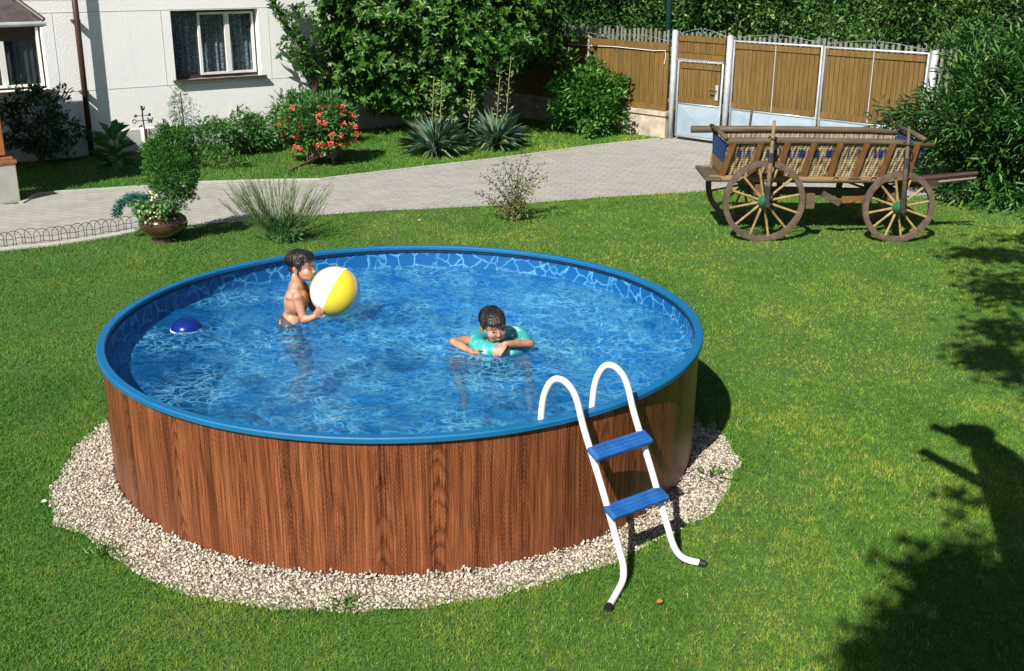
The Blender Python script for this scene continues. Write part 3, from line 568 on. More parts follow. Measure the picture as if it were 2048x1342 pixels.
def boy_with_ball():
    Y0 = 7.03; BR = .166; ballc = Vector(PY(670.5, 583, Y0)); b = MB()
    def q(px, py, dy=0.): return Vector(PY(px, py, Y0+dy))
    HF = Fr(q(604, 532, 0), (1, -.30, -.06), (0.02, 0, 1), .97); head(b, HF)
    neck0 = HF(0, -.03, -.07); sh = q(592, 574, 0.0)                   # base of the neck
    b.chain([neck0, neck0*.4+sh*.6, sh], [.040, .040, .052])
    shn = sh+Vector((.020, -.092, -.045)); shf = sh+Vector((.03, .090, -.025)); hip = Vector((-1.475, Y0, .49))
    ch = sh+Vector((-.004, 0, -.10)); Rt = Matrix.Rotation(.18, 3, 'Y')
    b.ell(ch, (.082, .102, .105), Rt, 20, 14); b.ell(ch+Vector((-.022, 0, .05)), (.045, .10, .045), Rt); b.ell(hip*.6+ch*.4, (.078, .094, .10), Rt, 20, 14); b.ell(hip, (.076, .098, .08)); b.ell(ch+Vector((-.035, 0, -.02)), (.04, .085, .09), Rt)
    # arms
    eln = q(607, 640, -.115); eln.z = max(eln.z, WZ+.002); hnd = ballc+Vector((-.075, -.118, -.105)); wr = hnd+Vector((-.045, -.012, -.030))
    b.cap(shn, .037, shn, .037); b.chain([shn, shn*.5+eln*.5, eln], [.035, .030, .024]); b.chain([eln, eln*.6+wr*.4, wr], [.025, .025, .017])
    nn = (ballc-hnd).normalized(); hand(b, wr, (hnd-wr)+Vector((.02, -.005, .05)), nn, -1, .95, .35, .35)
    elf = shf+Vector((.05, .04, -.16)); wf = ballc+Vector((-.06, .15, -.06)); b.chain([shf, elf], [.035, .024]); b.chain([elf, wf], [.025, .017]); hand(b, wf, (.6, .1, .3), (ballc-wf), 1, .95, .3, .35)
    for s in (-1, 1):
        h0 = hip+Vector((0, .048*s, -.03)); kn = hip+Vector((.10, .06*s, -.25)); an = Vector((hip.x-.02, Y0+.07*s, .075)); b.chain([h0, kn], [.058, .040]); b.chain([kn, kn*.6+an*.4+Vector((-.01, 0, 0)), an], [.040, .038, .026]); b.chain([an, an+Vector((.10, 0, -.035))], [.026, .018])
    p = b.remeshed('person', M['skin'], None, .0046, 6); tag(p, 'dark-haired boy standing waist-deep in the pool holding a beach ball to his mouth', 'person')
    hair(HF, p); face_bits(HF, p)
    tb = MB(); tb.ell(hip+Vector((.000, 0, .062)), (.089, .112, .092), None, 24, 14)
    for s in (-1, 1): tb.chain([hip+Vector((0, .048*s, -.03)), hip+Vector((.07, .058*s, -.16))], [.066, .056])
    tb.remeshed('swim_trunks', M['trunks'], p, .006, 3)
    # ball: white with wide yellow panels
    me = bpy.data.meshes.new('beach_ball'); B = MB(); B.ell((0, 0, 0), (BR, BR, BR), None, 48, 32); me.from_pydata(B.v, [], B.f); me.shade_smooth(); me.materials.append(M['ballw']); me.materials.append(M['bally'])
    o = bpy.data.objects.new('beach_ball', me); COL.objects.link(o)
    # panel axis: the poles lie along the seam seen tilted in the picture plane
    for pl in me.polygons:
        c = pl.center; a = math.atan2(c.y, c.x) % (2*PI); pl.material_index = 1 if int(a/(PI/3)) % 2 == 1 else 0
    seam = (Vector(RT)*.42+Vector(UP)*.83-Vector(FW)*.10).normalized(); view = (-Vector(FW)-seam*(-Vector(FW)).dot(seam)).normalized(); side = seam.cross(view)   # side: to image right?
    rightish = Vector(RT)-seam*Vector(RT).dot(seam); rightish.normalize()
    # local x axis (angle 0) so that the yellow sector 60..120 deg faces viewer-right
    ang = math.radians(78); xloc = (view*math.cos(ang)+rightish*0).normalized() if False else None
    ax = (view*math.cos(math.radians(28))+rightish*math.sin(math.radians(28))).normalized()  # centre of the yellow panel
    z = seam; y0 = z.cross(ax)
    th = math.radians(90); xl = (ax*math.cos(th)-y0*math.sin(th)*1.0).normalized(); yl = z.cross(xl)
    o.matrix_world = Matrix.Translation(ballc) @ Matrix((xl, yl, z)).transposed().to_4x4()
    tag(o, 'white and yellow inflatable beach ball held by the standing boy', 'ball')
    B = MB(); B.lathe([(0.001, BR+.001), (.010, BR+.0012), (.012, BR-.002)], (0, 0, 0), 16); v = bpy.data.meshes.new('valve'); v.from_pydata(B.v, [], B.f); vo = bpy.data.objects.new('valve', v); v.materials.append(M['ballw']); COL.objects.link(vo); vo.parent = o
boy_with_ball()

def boy_in_ring():
    rc = Vector((-.075, 6.60, .590)); tm = MB(); tm.torus(rc, .150, .056, Matrix.Rotation(.06, 3, 'X'), 56, 18)
    ring = tm.build('swim_ring', M['ring'], None, True); tag(ring, 'turquoise inflatable swim ring around the leaning boy', 'swim ring')
    q = MB(); q.tube([rc+Vector((.12, .16, .054)), rc+Vector((.14, .15, .085))], .008, 8); q.build('valve', M['ring'], ring)
    a0 = 1.0
    for k in range(2): q = MB(); q.tube([rc+Vector((math.cos(a0+k*.3)*.150+.02*math.sin(i), math.sin(a0+k*.3)*.150, .057)) for i in (0, 1)], .004, 6); q.build('emblem', M['green'], ring)
    b = MB(); HF = Fr(PY(987, 650, 6.49), (.40, -.88, -.25), (-.10, -.18, 1), .97); head(b, HF)
    sh = Vector((-.10, 6.60, .585)); b.chain([HF(0, -.035, -.06), sh], [.036, .045])
    b.ell(sh+Vector((0, .01, -.03)), (.125, .065, .05), None, 20, 12); b.ell(sh+Vector((.02, .01, -.14)), (.088, .062, .13), None, 20, 14); b.ell(sh+Vector((.02, -.01, -.17)), (.088, .07, .08))
    eL = Vector(PY(906, 684, 6.52)); wL = Vector(PY(942, 703, 6.40)); eR = Vector(PY(1062, 687, 6.47)); wR = Vector(PY(1010, 688, 6.38))
    b.chain([sh+Vector((-.11, 0, 0)), (sh+Vector((-.11, 0, 0)))*.5+eL*.5+Vector((0, .0, .012)), eL], [.036, .031, .024]); b.chain([eL, eL*.55+wL*.45, wL], [.025, .025, .017])
    b.chain([sh+Vector((.12, -.01, 0)), (sh+Vector((.12, -.01, 0)))*.5+eR*.5, eR], [.036, .031, .024]); b.chain([eR, eR*.5+wR*.5, wR], [.025, .026, .018])
    hand(b, wL, (.75, -.35, -.45), (.3, .5, -.8), 1, .95, .2, .55); hand(b, wR, (-.55, -.55, -.50), (0, .7, -.7), -1, .95, .4, .6)
    for s, kx in ((-1, -.30), (1, .28)):
        h0 = sh+Vector((.02+.05*s, -.01, -.17)); kn = Vector(G(905 if s < 0 else 1052, 727 if s < 0 else 731, .515)); an = Vector(G(930 if s < 0 else 1060, 790, .30)); b.chain([h0, kn], [.058, .042]); b.chain([kn, an], [.041, .027]); b.chain([an, an+Vector((0, -.08, -.06))], [.026, .018])
    p = b.remeshed('person', M['skin'], None, .0046, 6); tag(p, 'dark-haired boy leaning on folded arms over a swim ring in the pool', 'person'); hair(HF, p); face_bits(HF, p)
    tb = MB(); tb.ell(sh+Vector((.02, -.01, -.19)), (.096, .078, .07)); 
    for s, kx in ((-1, -.30), (1, .28)): h0 = sh+Vector((.02+.05*s, -.01, -.17)); kn = Vector(G(905 if s < 0 else 1052, 729, .515)); tb.chain([h0, h0*.6+kn*.4], [.064, .058])
    tb.remeshed('swim_trunks', M['trunks'], p, .007, 3)
boy_in_ring()

def float_lamp():
    c = G(373, 656, WZ); c = (c[0], c[1], WZ-.012); t = empty('pool_float', c); tag(t, 'navy blue dome float with a white band at the left of the pool', 'pool float')
    b = MB(); b.lathe([(.100, .012), (.097, .024), (.085, .042), (.06, .062), (.03, .073), (.001, .076)], c, 32); b.build('dome', M['dblue'], t, True)
    b = MB(); b.lathe([(.001, -.02), (.09, -.015), (.103, 0), (.103, .010), (.098, .011)], c, 32); b.build('base_band', M['white'], t, True)
float_lamp()

# ------------------------------------------------------------------ house
def HW(s, z, off=0.): q = A0+HD*s+HN*off; return (q[0], q[1], z)
HR = Matrix.Rotation(math.atan2(HD[1], HD[0]), 3, 'Z')
def house():
    t = empty('house', HW(2, 0)); tag(t, 'white rendered house with grooved wall panels at the back left', 'house')
    w1 = (1.45, 2.86, 1.02, 2.05); w2 = (-1.75, -.42, 1.00, 2.04)
    s0, s1, H_ = -4.2, 7.0, 3.6
    # wall with window openings, thickness .3 (off from 0 to -.3)
    b = MB(); xs = [s0, w2[0], w2[1], w1[0], w1[1], s1]; zs = [0.33, 1.01, 2.045, H_]
    for i in range(5):
        for j in range(3):
            if i in (1, 3) and j == 1: continue
            a, c = xs[i], xs[i+1]; z0, z1 = zs[j], zs[j+1]; b.box(HW((a+c)/2, (z0+z1)/2, -.15), (c-a, .30, z1-z0), HR)
    b.build('wall', M['plaster'], t)
    g = MB()
    def groove(a, z0, c, z1): g.beam(HW(a, z0, .0005), HW(c, z1, .0005), .006, .006) if z0 == z1 else g.beam(HW(a, z0, .0005), HW(c, z1, .0005), .006, .006, up=(1, 0, 0))
    groove(s0, 2.062, s1, 2.062)
    groove(w2[1]+.0, .955, s1, .955)
    for x in (-.27, 1.30, 3.03): groove(x, .958, x, 2.058)
    g.build('groove', M['plinth'], t)
    b = MB(); b.box(HW((s0+s1)/2, .165, -.14), (s1-s0, .32, .33), HR); b.build('plinth', M['plinth'], t)
    b = MB(); b.box(HW((s0+s1)/2, 3.75, .1), (s1-s0+.6, 1.2, .22), HR); b.build('roof', M['darkpipe'], t)
    for (a, c, z0, z1), big in ((w1, True), (w2, False)):
        win = MB(); D = -.17
        fw = .045
        for x in (a+fw/2, c-fw/2): win.box(HW(x, (z0+z1)/2, D), (fw, .05, z1-z0), HR)
        for z in (z0+fw/2, z1-fw/2): win.box(HW((a+c)/2, z, D), (c-a-2*fw, .05, fw), HR)
        wo = win.build('window', M['darkpipe'], t)
        cu = MB(); n = 60
        vs = []; fs = []
        for i in range(n+1):
            x = a+.04+(c-a-.08)*i/n; y = -.26+.018*math.sin(i*1.7)+.008*math.sin(i*4.1); vs += [HW(x, z0+.03, y), HW(x, z1-.03, y)]
            if i: fs.append((2*i-2, 2*i, 2*i+1, 2*i-1))
        cu.add(vs, fs); cu.build('curtain', M['curtain'] if big else M['cloth'], wo)
        gl = MB(); gl.box(HW((a+c)/2, (z0+z1)/2, D-.01), (c-a-.06, .006, z1-z0-.06), HR); gl.build('pane', M['glass'], wo)
        fr = MB(); sp = (a+.46, a+.93, c-.035) if big else (a+.30, a+.78, c-.03); x0, xm, x1 = sp; f2 = .034
        for x in (x0+f2/2, x1-f2/2): fr.box(HW(x, (z0+z1)/2, D+.028), (f2, .05, z1-z0-.09), HR)
        fr.box(HW(xm, (z0+z1)/2, D+.03), (.075, .05, z1-z0-.15), HR)
        for z in (z0+.045+f2/2, z1-.045-f2/2): fr.box(HW((x0+x1)/2, z, D+.028), (x1-x0-2*f2, .05, f2), HR)
        fr.build('sash', M['frame'], wo)
        s = MB(); s.box(HW((a+c)/2, z0-.018, -.05), (c-a+.10, .26, .03), HR @ Matrix.Rotation(-.10, 3, 'X')); s.build('sill', M['sill'], wo)
        rm = MB(); rm.box(HW((a+c)/2, (z0+z1)/2, -.42), (c-a+.3, .02, z1-z0+.3), HR); rm.build('dark_interior', M['room'], wo)
    d = MB(); d.tube([HW(.02, 0.03, .15), HW(.04, 3.4, .15)], .042, 14); dp = d.build('downpipe', M['darkpipe'], t, True)
    for z in (.28, .95, 1.95): d = MB(); d.box(HW(.03, z, .085), (.10, .16, .03), HR); d.build('bracket', M['darkpipe'], dp)
house()

def arbour():
    t = empty('pavilion', (-6.4, 13.3, 0)); tag(t, 'wooden garden pavilion with stone block pier and sloping roof at the left edge', 'pavilion')
    z0 = .48; P0 = G(42, 405); X1 = P0[0]; Yp = P0[1]; wd = .46
    def pc(a_, b_, z): q_ = np.array([X1, Yp])-HD*a_-HN*b_; return (q_[0], q_[1], z)
    b = MB(); b.box(pc(wd/2, wd/2, z0/2), (wd, wd, z0), HR); pier = b.build('pier', M['block'], t, bevel=.008)
    b = MB(); b.box(pc(wd/2, wd/2, .25), (wd+.002, wd+.002, .006), HR); b.box(pc(.22, -.0005, .37), (.005, .004, .22), HR); b.build('joint', M['plinth'], pier)
    b = MB(); b.box(pc(wd/2, wd/2, z0+.02), (wd+.03, wd+.03, .04), HR); b.box(pc(wd/2, wd/2, z0+.055), (wd-.03, wd-.03, .03), HR); b.build('cap', M['arbwood'], t, bevel=.004)
    b = MB(); b.box(pc(wd/2, wd/2, 1.27), (.30, .30, 1.40), HR); b.build('post', M['arbwood'], t, bevel=.006)
    b = MB(); b.box(pc(2.2, wd/2, .25), (.46, .46, .5), HR); b.box(pc(2.2, wd/2, 1.23), (.3, .3, 1.46), HR); b.build('post', M['arbwood'], t)
    # eave corner
    E = PY(86, 45, 13.48); zE = E[2]; L = 3.8; dpt = 2.35
    b = MB(); x1, y1 = E[0], E[1]; T = .05
    # hipped roof, parallel to the house; E is its front right corner
    A_, B_ = -HD, -HN; E2 = np.array([x1, y1])
    def rp(a_, b_, z): q_ = E2+A_*a_+B_*b_; return (q_[0], q_[1], z)
    vs = [rp(0, 0, zE), rp(L, 0, zE), rp(L, dpt, zE), rp(0, dpt, zE), rp(1.2, dpt/2, zE+1.2), rp(L-1.2, dpt/2, zE+1.2)]
    vs += [(x, y, z-T) for x, y, z in vs]; fs = [(0, 4, 5, 1), (3, 4, 0), (2, 5, 4, 3), (1, 5, 2)]; fs += [tuple(i+6 for i in f[::-1]) for f in fs] + [(0, 1, 7, 6), (1, 2, 8, 7), (2, 3, 9, 8), (3, 0, 6, 9)]
    b.add(vs, fs); rf = b.build('roof', simple('dark_roofing', (.085, .07, .07), .5, .3, 10, .3), t)
    b = MB(); b.tube([rp(-.02, -.04, zE-.01), rp(L, -.04, zE-.01)], .028, 10); b.build('gutter', M['galv'], rf)
    b = MB(); b.tube([rp(-.01, -.01, zE+.03), rp(1.2, dpt/2, zE+1.23)], .03, 8); b.build('ridge', M['darkpipe'], rf)
    for (a0, b0_, a1, b1_) in ((.12, .12, L-.1, .12), (.12, .25, .12, dpt-.1)):
        b = MB(); b.beam(rp(a0, b0_, zE-.13), rp(a1, b1_, zE-.13), .12, .14); b.build('beam', M['darkpipe'], t)  # beams coloured dark for the shade under the roof
arbour()

def shrub(name, label, cat, px, py, rad, ncl, per, cr, L, Wd, mat, zc=None, shape='leaf', inner=.3, stems=6, group=None, loc=None, lump=.28, squash=.8, stem_r=.012):
    g = np.array(G(px, py)) if loc is None else np.array([loc[0], loc[1], 0.]); rad = np.array(rad)
    if loc is None: g = g+np.array([0, rad[1]*.75, 0])
    t = empty(name, tuple(g)); tag(t, label, cat, group); zc = rad[2]*.95 if zc is None else zc
    P, D, C = clumped(ncl, per, g+np.array([0, 0, zc]), rad, cr, inner=inner, seed=px*.013, lump=lump, squash=squash); n = len(P)
    N = nrm(rs.normal(size=(n, 3))*.6+np.array([0, 0, 1.])); D = nrm(D+rs.normal(size=(n, 3))*.5)
    leaf_mesh('foliage', P, D, N, L*(.6+.7*rs.rand(n)), Wd*(.7+.5*rs.rand(n)), mat, t, shape)
    b = MB(); idx = rs.choice(len(C), min(stems, len(C)), replace=False)
    for i in idx:
        c = C[i]; m = g+(c-g)*np.array([.35, .35, .6]); b.tube([g+rs.normal(size=3)*np.array([.03, .03, 0]), m, c], [stem_r, stem_r*.7, stem_r*.3], 6)
    b.build('stem', M['bark'], t); return t

def magnolia():
    g = np.array([-1.25, 19.15, 0]); t = empty('magnolia_tree', tuple(g)); tag(t, 'large dense glossy-leaved tree beside the house corner', 'tree')
    P = []; D = []; N = []; centres = []
    # crown as leafy boughs: each bough is a drooping spray of rosettes
    c = g+np.array([0, 0, 2.1]); R = np.array([2.45, 1.5, 2.3]); nb = 1250; d = rdir(nb); d[:, 2] = d[:, 2]*.9+.02
    lum = np.array([noise.noise(Vector(x*2.2)) for x in d]); k = (.50+.5*rs.rand(nb)**.5)*(1+.45*lum); B = c+d*R*k[:, None]
    dfr = d.copy(); keep = (B[:, 2] > .35+.55*np.clip(B[:, 0]+1.3, 0, 1.6)+.3*(B[:, 0] < -2.6)) & (B[:, 2] < 3.6); keep &= B[:, 0] < .72; B = B[keep]; dfr = dfr[keep]
    for bc, bd in zip(B, dfr):
        m = rs.randint(7, 14)
        for _ in range(m):
            r = bc+rs.normal(size=3)*np.array([.17, .17, .10]); ax = nrm(bd+np.array([0, 0, .75])+rs.normal(size=3)*.35); u = nrm(np.cross(ax, rs.normal(size=3))); v = np.cross(ax, u)
            nl = 7
            for j in range(nl):
                a = 2*PI*j/nl+rs.rand(); o = u*math.cos(a)+v*math.sin(a); el = rs.uniform(.15, .9); P.append(r); D.append(o*math.cos(el)+ax*math.sin(el)-np.array([0, 0, .15])); N.append(ax-o*.5)
            centres.append(r)
    P = np.array(P); D = np.array(D); N = np.array(N); n = len(P); print('magnolia leaves', n)
    k = (P[:, 0]-A0[0])*HN[0]+(P[:, 1]-A0[1])*HN[1] > .12; P, D, N = P[k], D[k], N[k]; n = len(P)
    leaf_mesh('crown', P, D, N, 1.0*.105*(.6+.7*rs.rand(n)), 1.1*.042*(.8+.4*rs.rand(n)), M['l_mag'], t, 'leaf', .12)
    b = MB(); b.tube([g+np.array([0, 0, -.05]), g+np.array([.05, 0, .9]), g+np.array([0, .1, 1.9])], [.12, .10, .06], 10)
    for i in rs.choice(len(B), 70, replace=False):
        e = B[i]; h = .4+rs.rand()*1.2; s = g+np.array([.03, .02, h]); m = s*.5+e*.5+np.array([0, 0, .12]); b.tube([s, m, e], [.04, .022, .007], 6)
    b.build('trunk', M['bark'], t, True)
    # leafy branch reaching out before the white wall at the upper left
magnolia()
def wall_branch():
    a = Vector(PY(640, 150, 18.2)); pts = [Vector(PY(x, y, 17.9)) for x, y in ((612, 130), (588, 75), (560, 30), (535, -25), (528, -60))]
    t = empty('climbing_shrub', (-3.35, 18.1, 0)); tag(t, 'leafy slanting shrub branch before the white wall left of the big tree', 'shrub')
    b = MB(); b.tube([Vector((-3.2, 18.15, 0))]+[Vector((-3.15, 18.05, 1.0))]+pts, [.05, .045, .04, .035, .03, .02, .01], 8); b.build('stem', M['bark'], t, True)
    P = []; D = []
    allp = [Vector((-3.15, 18.05, 1.0))]+pts
    for i in range(len(allp)-1):
        for k in range(34):
            q = allp[i].lerp(allp[i+1], random.random()); d = rdir(1)[0]; q = np.array(q)+d*np.array([.12, .1, .12])*random.random()**.6
            for j in range(5): P.append(q+rs.normal(size=3)*.02); D.append(rdir(1)[0]+d*.7+np.array([0, 0, .4]))
    P = np.array(P); D = np.array(D); n = len(P); leaf_mesh('foliage', P, D, nrm(rs.normal(size=(n, 3))*.5+np.array([0, -.3, 1])), .085*(.6+.7*rs.rand(n)), .04, M['l_mag'], t)
wall_branch()

# ------------------------------------------------------------------ fence, gates
def FW3(s, z, off=0.): q = F0+FD*s+FN*off; return (q[0], q[1], z)
FR = Matrix.Rotation(math.atan2(FD[1], FD[0]), 3, 'Z')
def fp(px, py):
    q = PL(px, py, F0-0*FN, FN); return float((q[:2]-F0)@FD), float(q[2])
def boards(mb, s0, s1, z0, z1, off=0., w_=.095):
    n = max(1, round((s1-s0)/w_)); w_ = (s1-s0)/n
    for i in range(n):
        mb.box(FW3(s0+w_*(i+.5), (z0+z1)/2, off+random.uniform(-.002, .002)), (w_-.007, .018, z1-z0), FR)
def backing(name, s0, s1, z0, z1, off, t):
    b = MB(); b.box(FW3((s0+s1)/2, (z0+z1)/2, off-.016), (s1-s0-.01, .006, z1-z0-.01), FR); return b.build(name, M['darkpipe'], t)
def scroll(b, s0, s1, z, h, off=0.):
    """wrought scroll crest between two posts: two S curves meeting in the middle"""
    mid = (s0+s1)/2
    def curl(cs, cz, r, a0, a1, k=14): return [FW3(cs+(r*(1-.55*i/k))*math.cos(a0+(a1-a0)*i/k), cz+(r*(1-.55*i/k))*math.sin(a0+(a1-a0)*i/k), off) for i in range(k+1)]
    for sg in (-1, 1):
        e = s0 if sg < 0 else s1
        pts = [FW3(mid+sg*.03+(e-mid-sg*.03)*i/10, z+h*(1-(i/10)**1.6)*.9+.01, off) for i in range(11)]
        b.tube(pts, .005, 6); b.tube(curl(mid+sg*.055, z+h*.72, .05, PI/2, PI/2-sg*-4.9), .005, 6); b.tube(curl(e-sg*.06, z+.055, .05, PI/2+0, PI/2+sg*-4.9), .005, 6)
def fences():
    sL, zt0 = fp(1146, 79); _, zb = fp(1290, 229); s1, zt1 = fp(1342, 88); zt = 1.52; zb = .44
    print('fence', sL, zt0, zb, s1, zt1, fp(1350, 65), fp(1460, 72), fp(1648, 90), fp(1868, 100), fp(1635, 245), fp(1447, 180), fp(1455, 118))
    t = empty('board_fence', FW3(-2, 0)); tag(t, 'brown vertical board fence panel on a low wall between the big tree and the gate', 'fence')
    b = MB(); boards(b, -4.2, -.10, zb+.08, zt-.13, 0); b.build('board_panel', M['boards'], t)
    b = MB(); b.box(FW3(-2.15, zt-.06, .014), (4.1, .03, .12), FR); b.build('rail', M['boards'], t); b = MB(); b.box(FW3(-2.15, zb+.045, .014), (4.1, .03, .09), FR); b.build('rail', M['boards'], t)
    backing('backing', -4.2, -.10, zb, zt-.005, -.01, t)
    b = MB(); sp, _ = fp(1181, 90); b.tube([FW3(sp, zb-.1, .05), FW3(sp, zt+.05, .05)], .020, 10); b.build('post', M['galv'], t)
    b = MB(); scroll(b, -2.95, -1.45, zt+.02, .09); scroll(b, -1.45, -.12, zt+.02, .09); b.build('scrollwork', M['scroll'], t)
    b = MB(); cab = [(1140, 88), (1180, 91), (1230, 93), (1270, 97), (1310, 101), (1333, 101), (1334, 112), (1331, 128)]; b.tube([FW3(fp(x, y)[0], fp(x, y)[1], .035) for x, y in cab], .006, 6); b.build('cable', M['frame'], t)
    wl = MB(); wl.box(FW3(-2.2, .18, -.02), (4.3, .22, .36), FR); o = wl.build('low_wall', M['stonewall'], None, bevel=.01); tag(o, 'rough pale concrete low wall under the board fence', 'wall')
    wl = MB(); wl.box(FW3(-2.2, .40, -.02), (4.34, .28, .075), FR); wl.build('coping', M['stonewall'], o, bevel=.01)
    # gate posts
    labels = ['tall silver tube post at the left of the small gate', 'tall silver tube post between the small gate and the big gate', 'silver tube post at the right end of the big gate behind the bush']
    sps = [0., fp(1456, 150)[0], fp(1868, 130)[0]]; hts = [1.72, 1.69, 1.66]
    for s, h, lb in zip(sps, hts, labels):
        b = MB(); b.tube([FW3(s, -.02, 0), FW3(s, h, 0)], .047, 18); b.lathe([(.047, 0), (.04, .018), (.001, .024)], FW3(s, h, 0), 18); o = b.build('gate_post', M['galv'], None, True); tag(o, lb, 'gate post', 'silver posts of the gates')
    sA, sB = .075, sps[1]-.075
    # transom above the small gate
    t = empty('gate_transom', FW3((sA+sB)/2, 1.25)); tag(t, 'brown board panel with wrought scrolls above the small gate', 'panel')
    b = MB(); boards(b, sA, sB, 1.40, 1.575, 0, .06); b.build('board_panel', M['boards'], t)
    for z in (1.62, 1.35): b = MB(); b.box(FW3((sA+sB)/2, z, .012), (sB-sA, .03, .085), FR); b.build('rail', M['boards'], t)
    b = MB(); scroll(b, sA, sB, 1.665, .11); b.build('scrollwork', M['scroll'], t)
    b = MB(); 
    for i in range(24): b.box(FW3(sA+(sB-sA)*(i+.5)/24, 1.292, .02), (.02, .02, .022), FR)
    b.build('tooth_strip', M['galv'], t); backing('backing', sA, sB, 1.31, 1.66, -.01, t)
    def leaf(name, label, cat, a, c, z0, zm, z1, hand_, mids=()):
        t = empty(name, FW3((a+c)/2, 0)); tag(t, label, cat); r = .020; b = MB()
        b.tube([FW3(a, z0, 0), FW3(a, z1, 0), FW3(c, z1, 0), FW3(c, z0, 0), FW3(a, z0, 0)], r, 10); b.tube([FW3(a, zm, 0), FW3(c, zm, 0)], r*.85, 10); b.build('frame', M['galv'], t, True)
        b = MB(); boards(b, a+.03, c-.03, zm+.10, z1-.115, 0, .075); b.build('board_panel', M['boards'], t)
        for z in (zm+.062, z1-.07): b = MB(); b.box(FW3((a+c)/2, z, .012), (c-a-.05, .03, .08), FR); b.build('rail', M['boards'], t)
        backing('backing', a+.03, c-.03, zm+.02, z1-.02, -.008, t)
        # pressed metal sheet with diagonal folds (shallow pyramid)
        b = MB(); q = [FW3(a+.02, z0+.02, 0), FW3(c-.02, z0+.02, 0), FW3(c-.02, zm-.02, 0), FW3(a+.02, zm-.02, 0), FW3((a+c)/2, (z0+zm)/2, .035)]; b.add(q, [(0, 1, 4), (1, 2, 4), (2, 3, 4), (3, 0, 4)]); b.build('metal_panel', M['sheet'], t)
        for m in mids: b = MB(); b.box(FW3(m, (zm+z1)/2, .03), (.014, .008, z1-zm-.05), FR); b.build('tie_bar', M['galv'], t)
        if hand_:
            b = MB(); b.box(FW3(c-.06, .82, .035), (.05, .02, .24), FR); hp = b.build('lock_plate', M['galv'], t, bevel=.004); b = MB(); b.tube([FW3(c-.06, .85, .04), FW3(c-.06, .85, .09), FW3(c-.17, .85, .09)], .011, 8); b.build('handle', M['iron'], hp)
        return t
    leaf('small_gate', 'narrow gate with brown boards above a blue-grey metal panel and a lever handle', 'gate', sA+.03, sB-.03, .07, .60, 1.27, True)
    s2 = sps[1]+.09; s4 = sps[2]-.09; s3 = fp(1642, 160)[0]
    for a, c, lb in ((s2, s3-.028, 'left leaf of the wide driveway gate with brown boards'), (s3+.028, s4, 'right leaf of the wide driveway gate partly behind the big bush')):
        g = leaf('driveway_gate', lb, 'gate', a, c, .07, .60, 1.63, False, ((a+c)/2,)); g['group'] = 'leaves of the wide driveway gate'
        b = MB(); scroll(b, a+.02, c-.02, 1.66, .09); b.build('scrollwork', M['scroll'], g)
    for s, zz in ((s2-.045, 1.2), (s2-.045, .35)): pass
    # far picket fence behind
    t = empty('picket_fence', FW3(1.5, 0, -1.4)); tag(t, 'weathered grey picket fence standing behind the board fence and gates', 'fence'); b = MB()
    s = -4.5
    while s < 9: b.box(FW3(s, .80+random.uniform(-.03, .03), -1.4), (.045, .02, 1.62), FR @ Matrix.Rotation(random.uniform(-.02, .02), 3, 'Y')); s += .098
    b.build('pickets', M['greywood'], t)
    for z in (1.3, .4): b = MB(); b.box(FW3(2.2, z, -1.43), (13.5, .03, .07), FR); b.build('rail', M['greywood'], t)
    q = PY(1336, 60, 21.0); b = MB(); b.tube([(q[0], 21.0, 0), (q[0], 21.0, 5.)], .055, 14); b.lathe([(.09, 0), (.09, .5), (.058, .56)], (q[0], 21.0, 0), 14); o = b.build('lamp_pole', M['lampgreen'], None, True); tag(o, 'dark green metal pole rising behind the fence', 'pole')
fences()

def tree_behind(x, y, rad, zc, label, ncl=1700, per=19, L=.10, W_=.055):
    t = empty('broadleaf_tree', (x, y, 0)); tag(t, label, 'tree', 'trees behind the fence'); c = np.array([x, y, zc])
    P, D, C = clumped(ncl, per, c, rad, .26, inner=.15, lump=.3, seed=x); k = P[:, 2] < 4.6; P, D = P[k], D[k]; n = len(P)
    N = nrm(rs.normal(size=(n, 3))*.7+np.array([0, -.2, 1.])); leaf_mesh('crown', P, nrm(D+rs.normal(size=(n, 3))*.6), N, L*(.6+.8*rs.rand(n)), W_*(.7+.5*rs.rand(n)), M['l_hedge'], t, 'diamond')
    b = MB(); b.tube([(x, y, -.05), (x+.05, y, 1.2), (x, y, zc)], [.16, .13, .07], 10)
    for i in rs.choice(len(C), 24, replace=False): b.tube([(x, y, 1.2+rs.rand()), tuple(C[i])], [.04, .012], 6)
    b.build('trunk', M['bark'], t, True)
tree_behind(1.4, 24.2, (2.6, 1.9, 2.6), 2.3, 'dark leafy tree behind the board fence next to the big glossy tree')
tree_behind(4.3, 23.6, (2.4, 1.8, 2.6), 2.3, 'dense green tree behind the green pole and the small gate')
tree_behind(7.6, 22.2, (2.7, 2.0, 2.6), 2.3, 'light green tree behind the middle of the driveway gate')
tree_behind(10.6, 19.9, (2.8, 2.0, 2.7), 2.4, 'leafy tree behind the picket fence above the right gate leaf')
tree_behind(11.0, 16.6, (2.2, 2.0, 2.7), 2.4, 'dark tree at the far right behind the big bush')
tree_behind(-1.6, 23.6, (2.4, 1.8, 2.7), 2.4, 'dark tree far behind the big glossy tree')

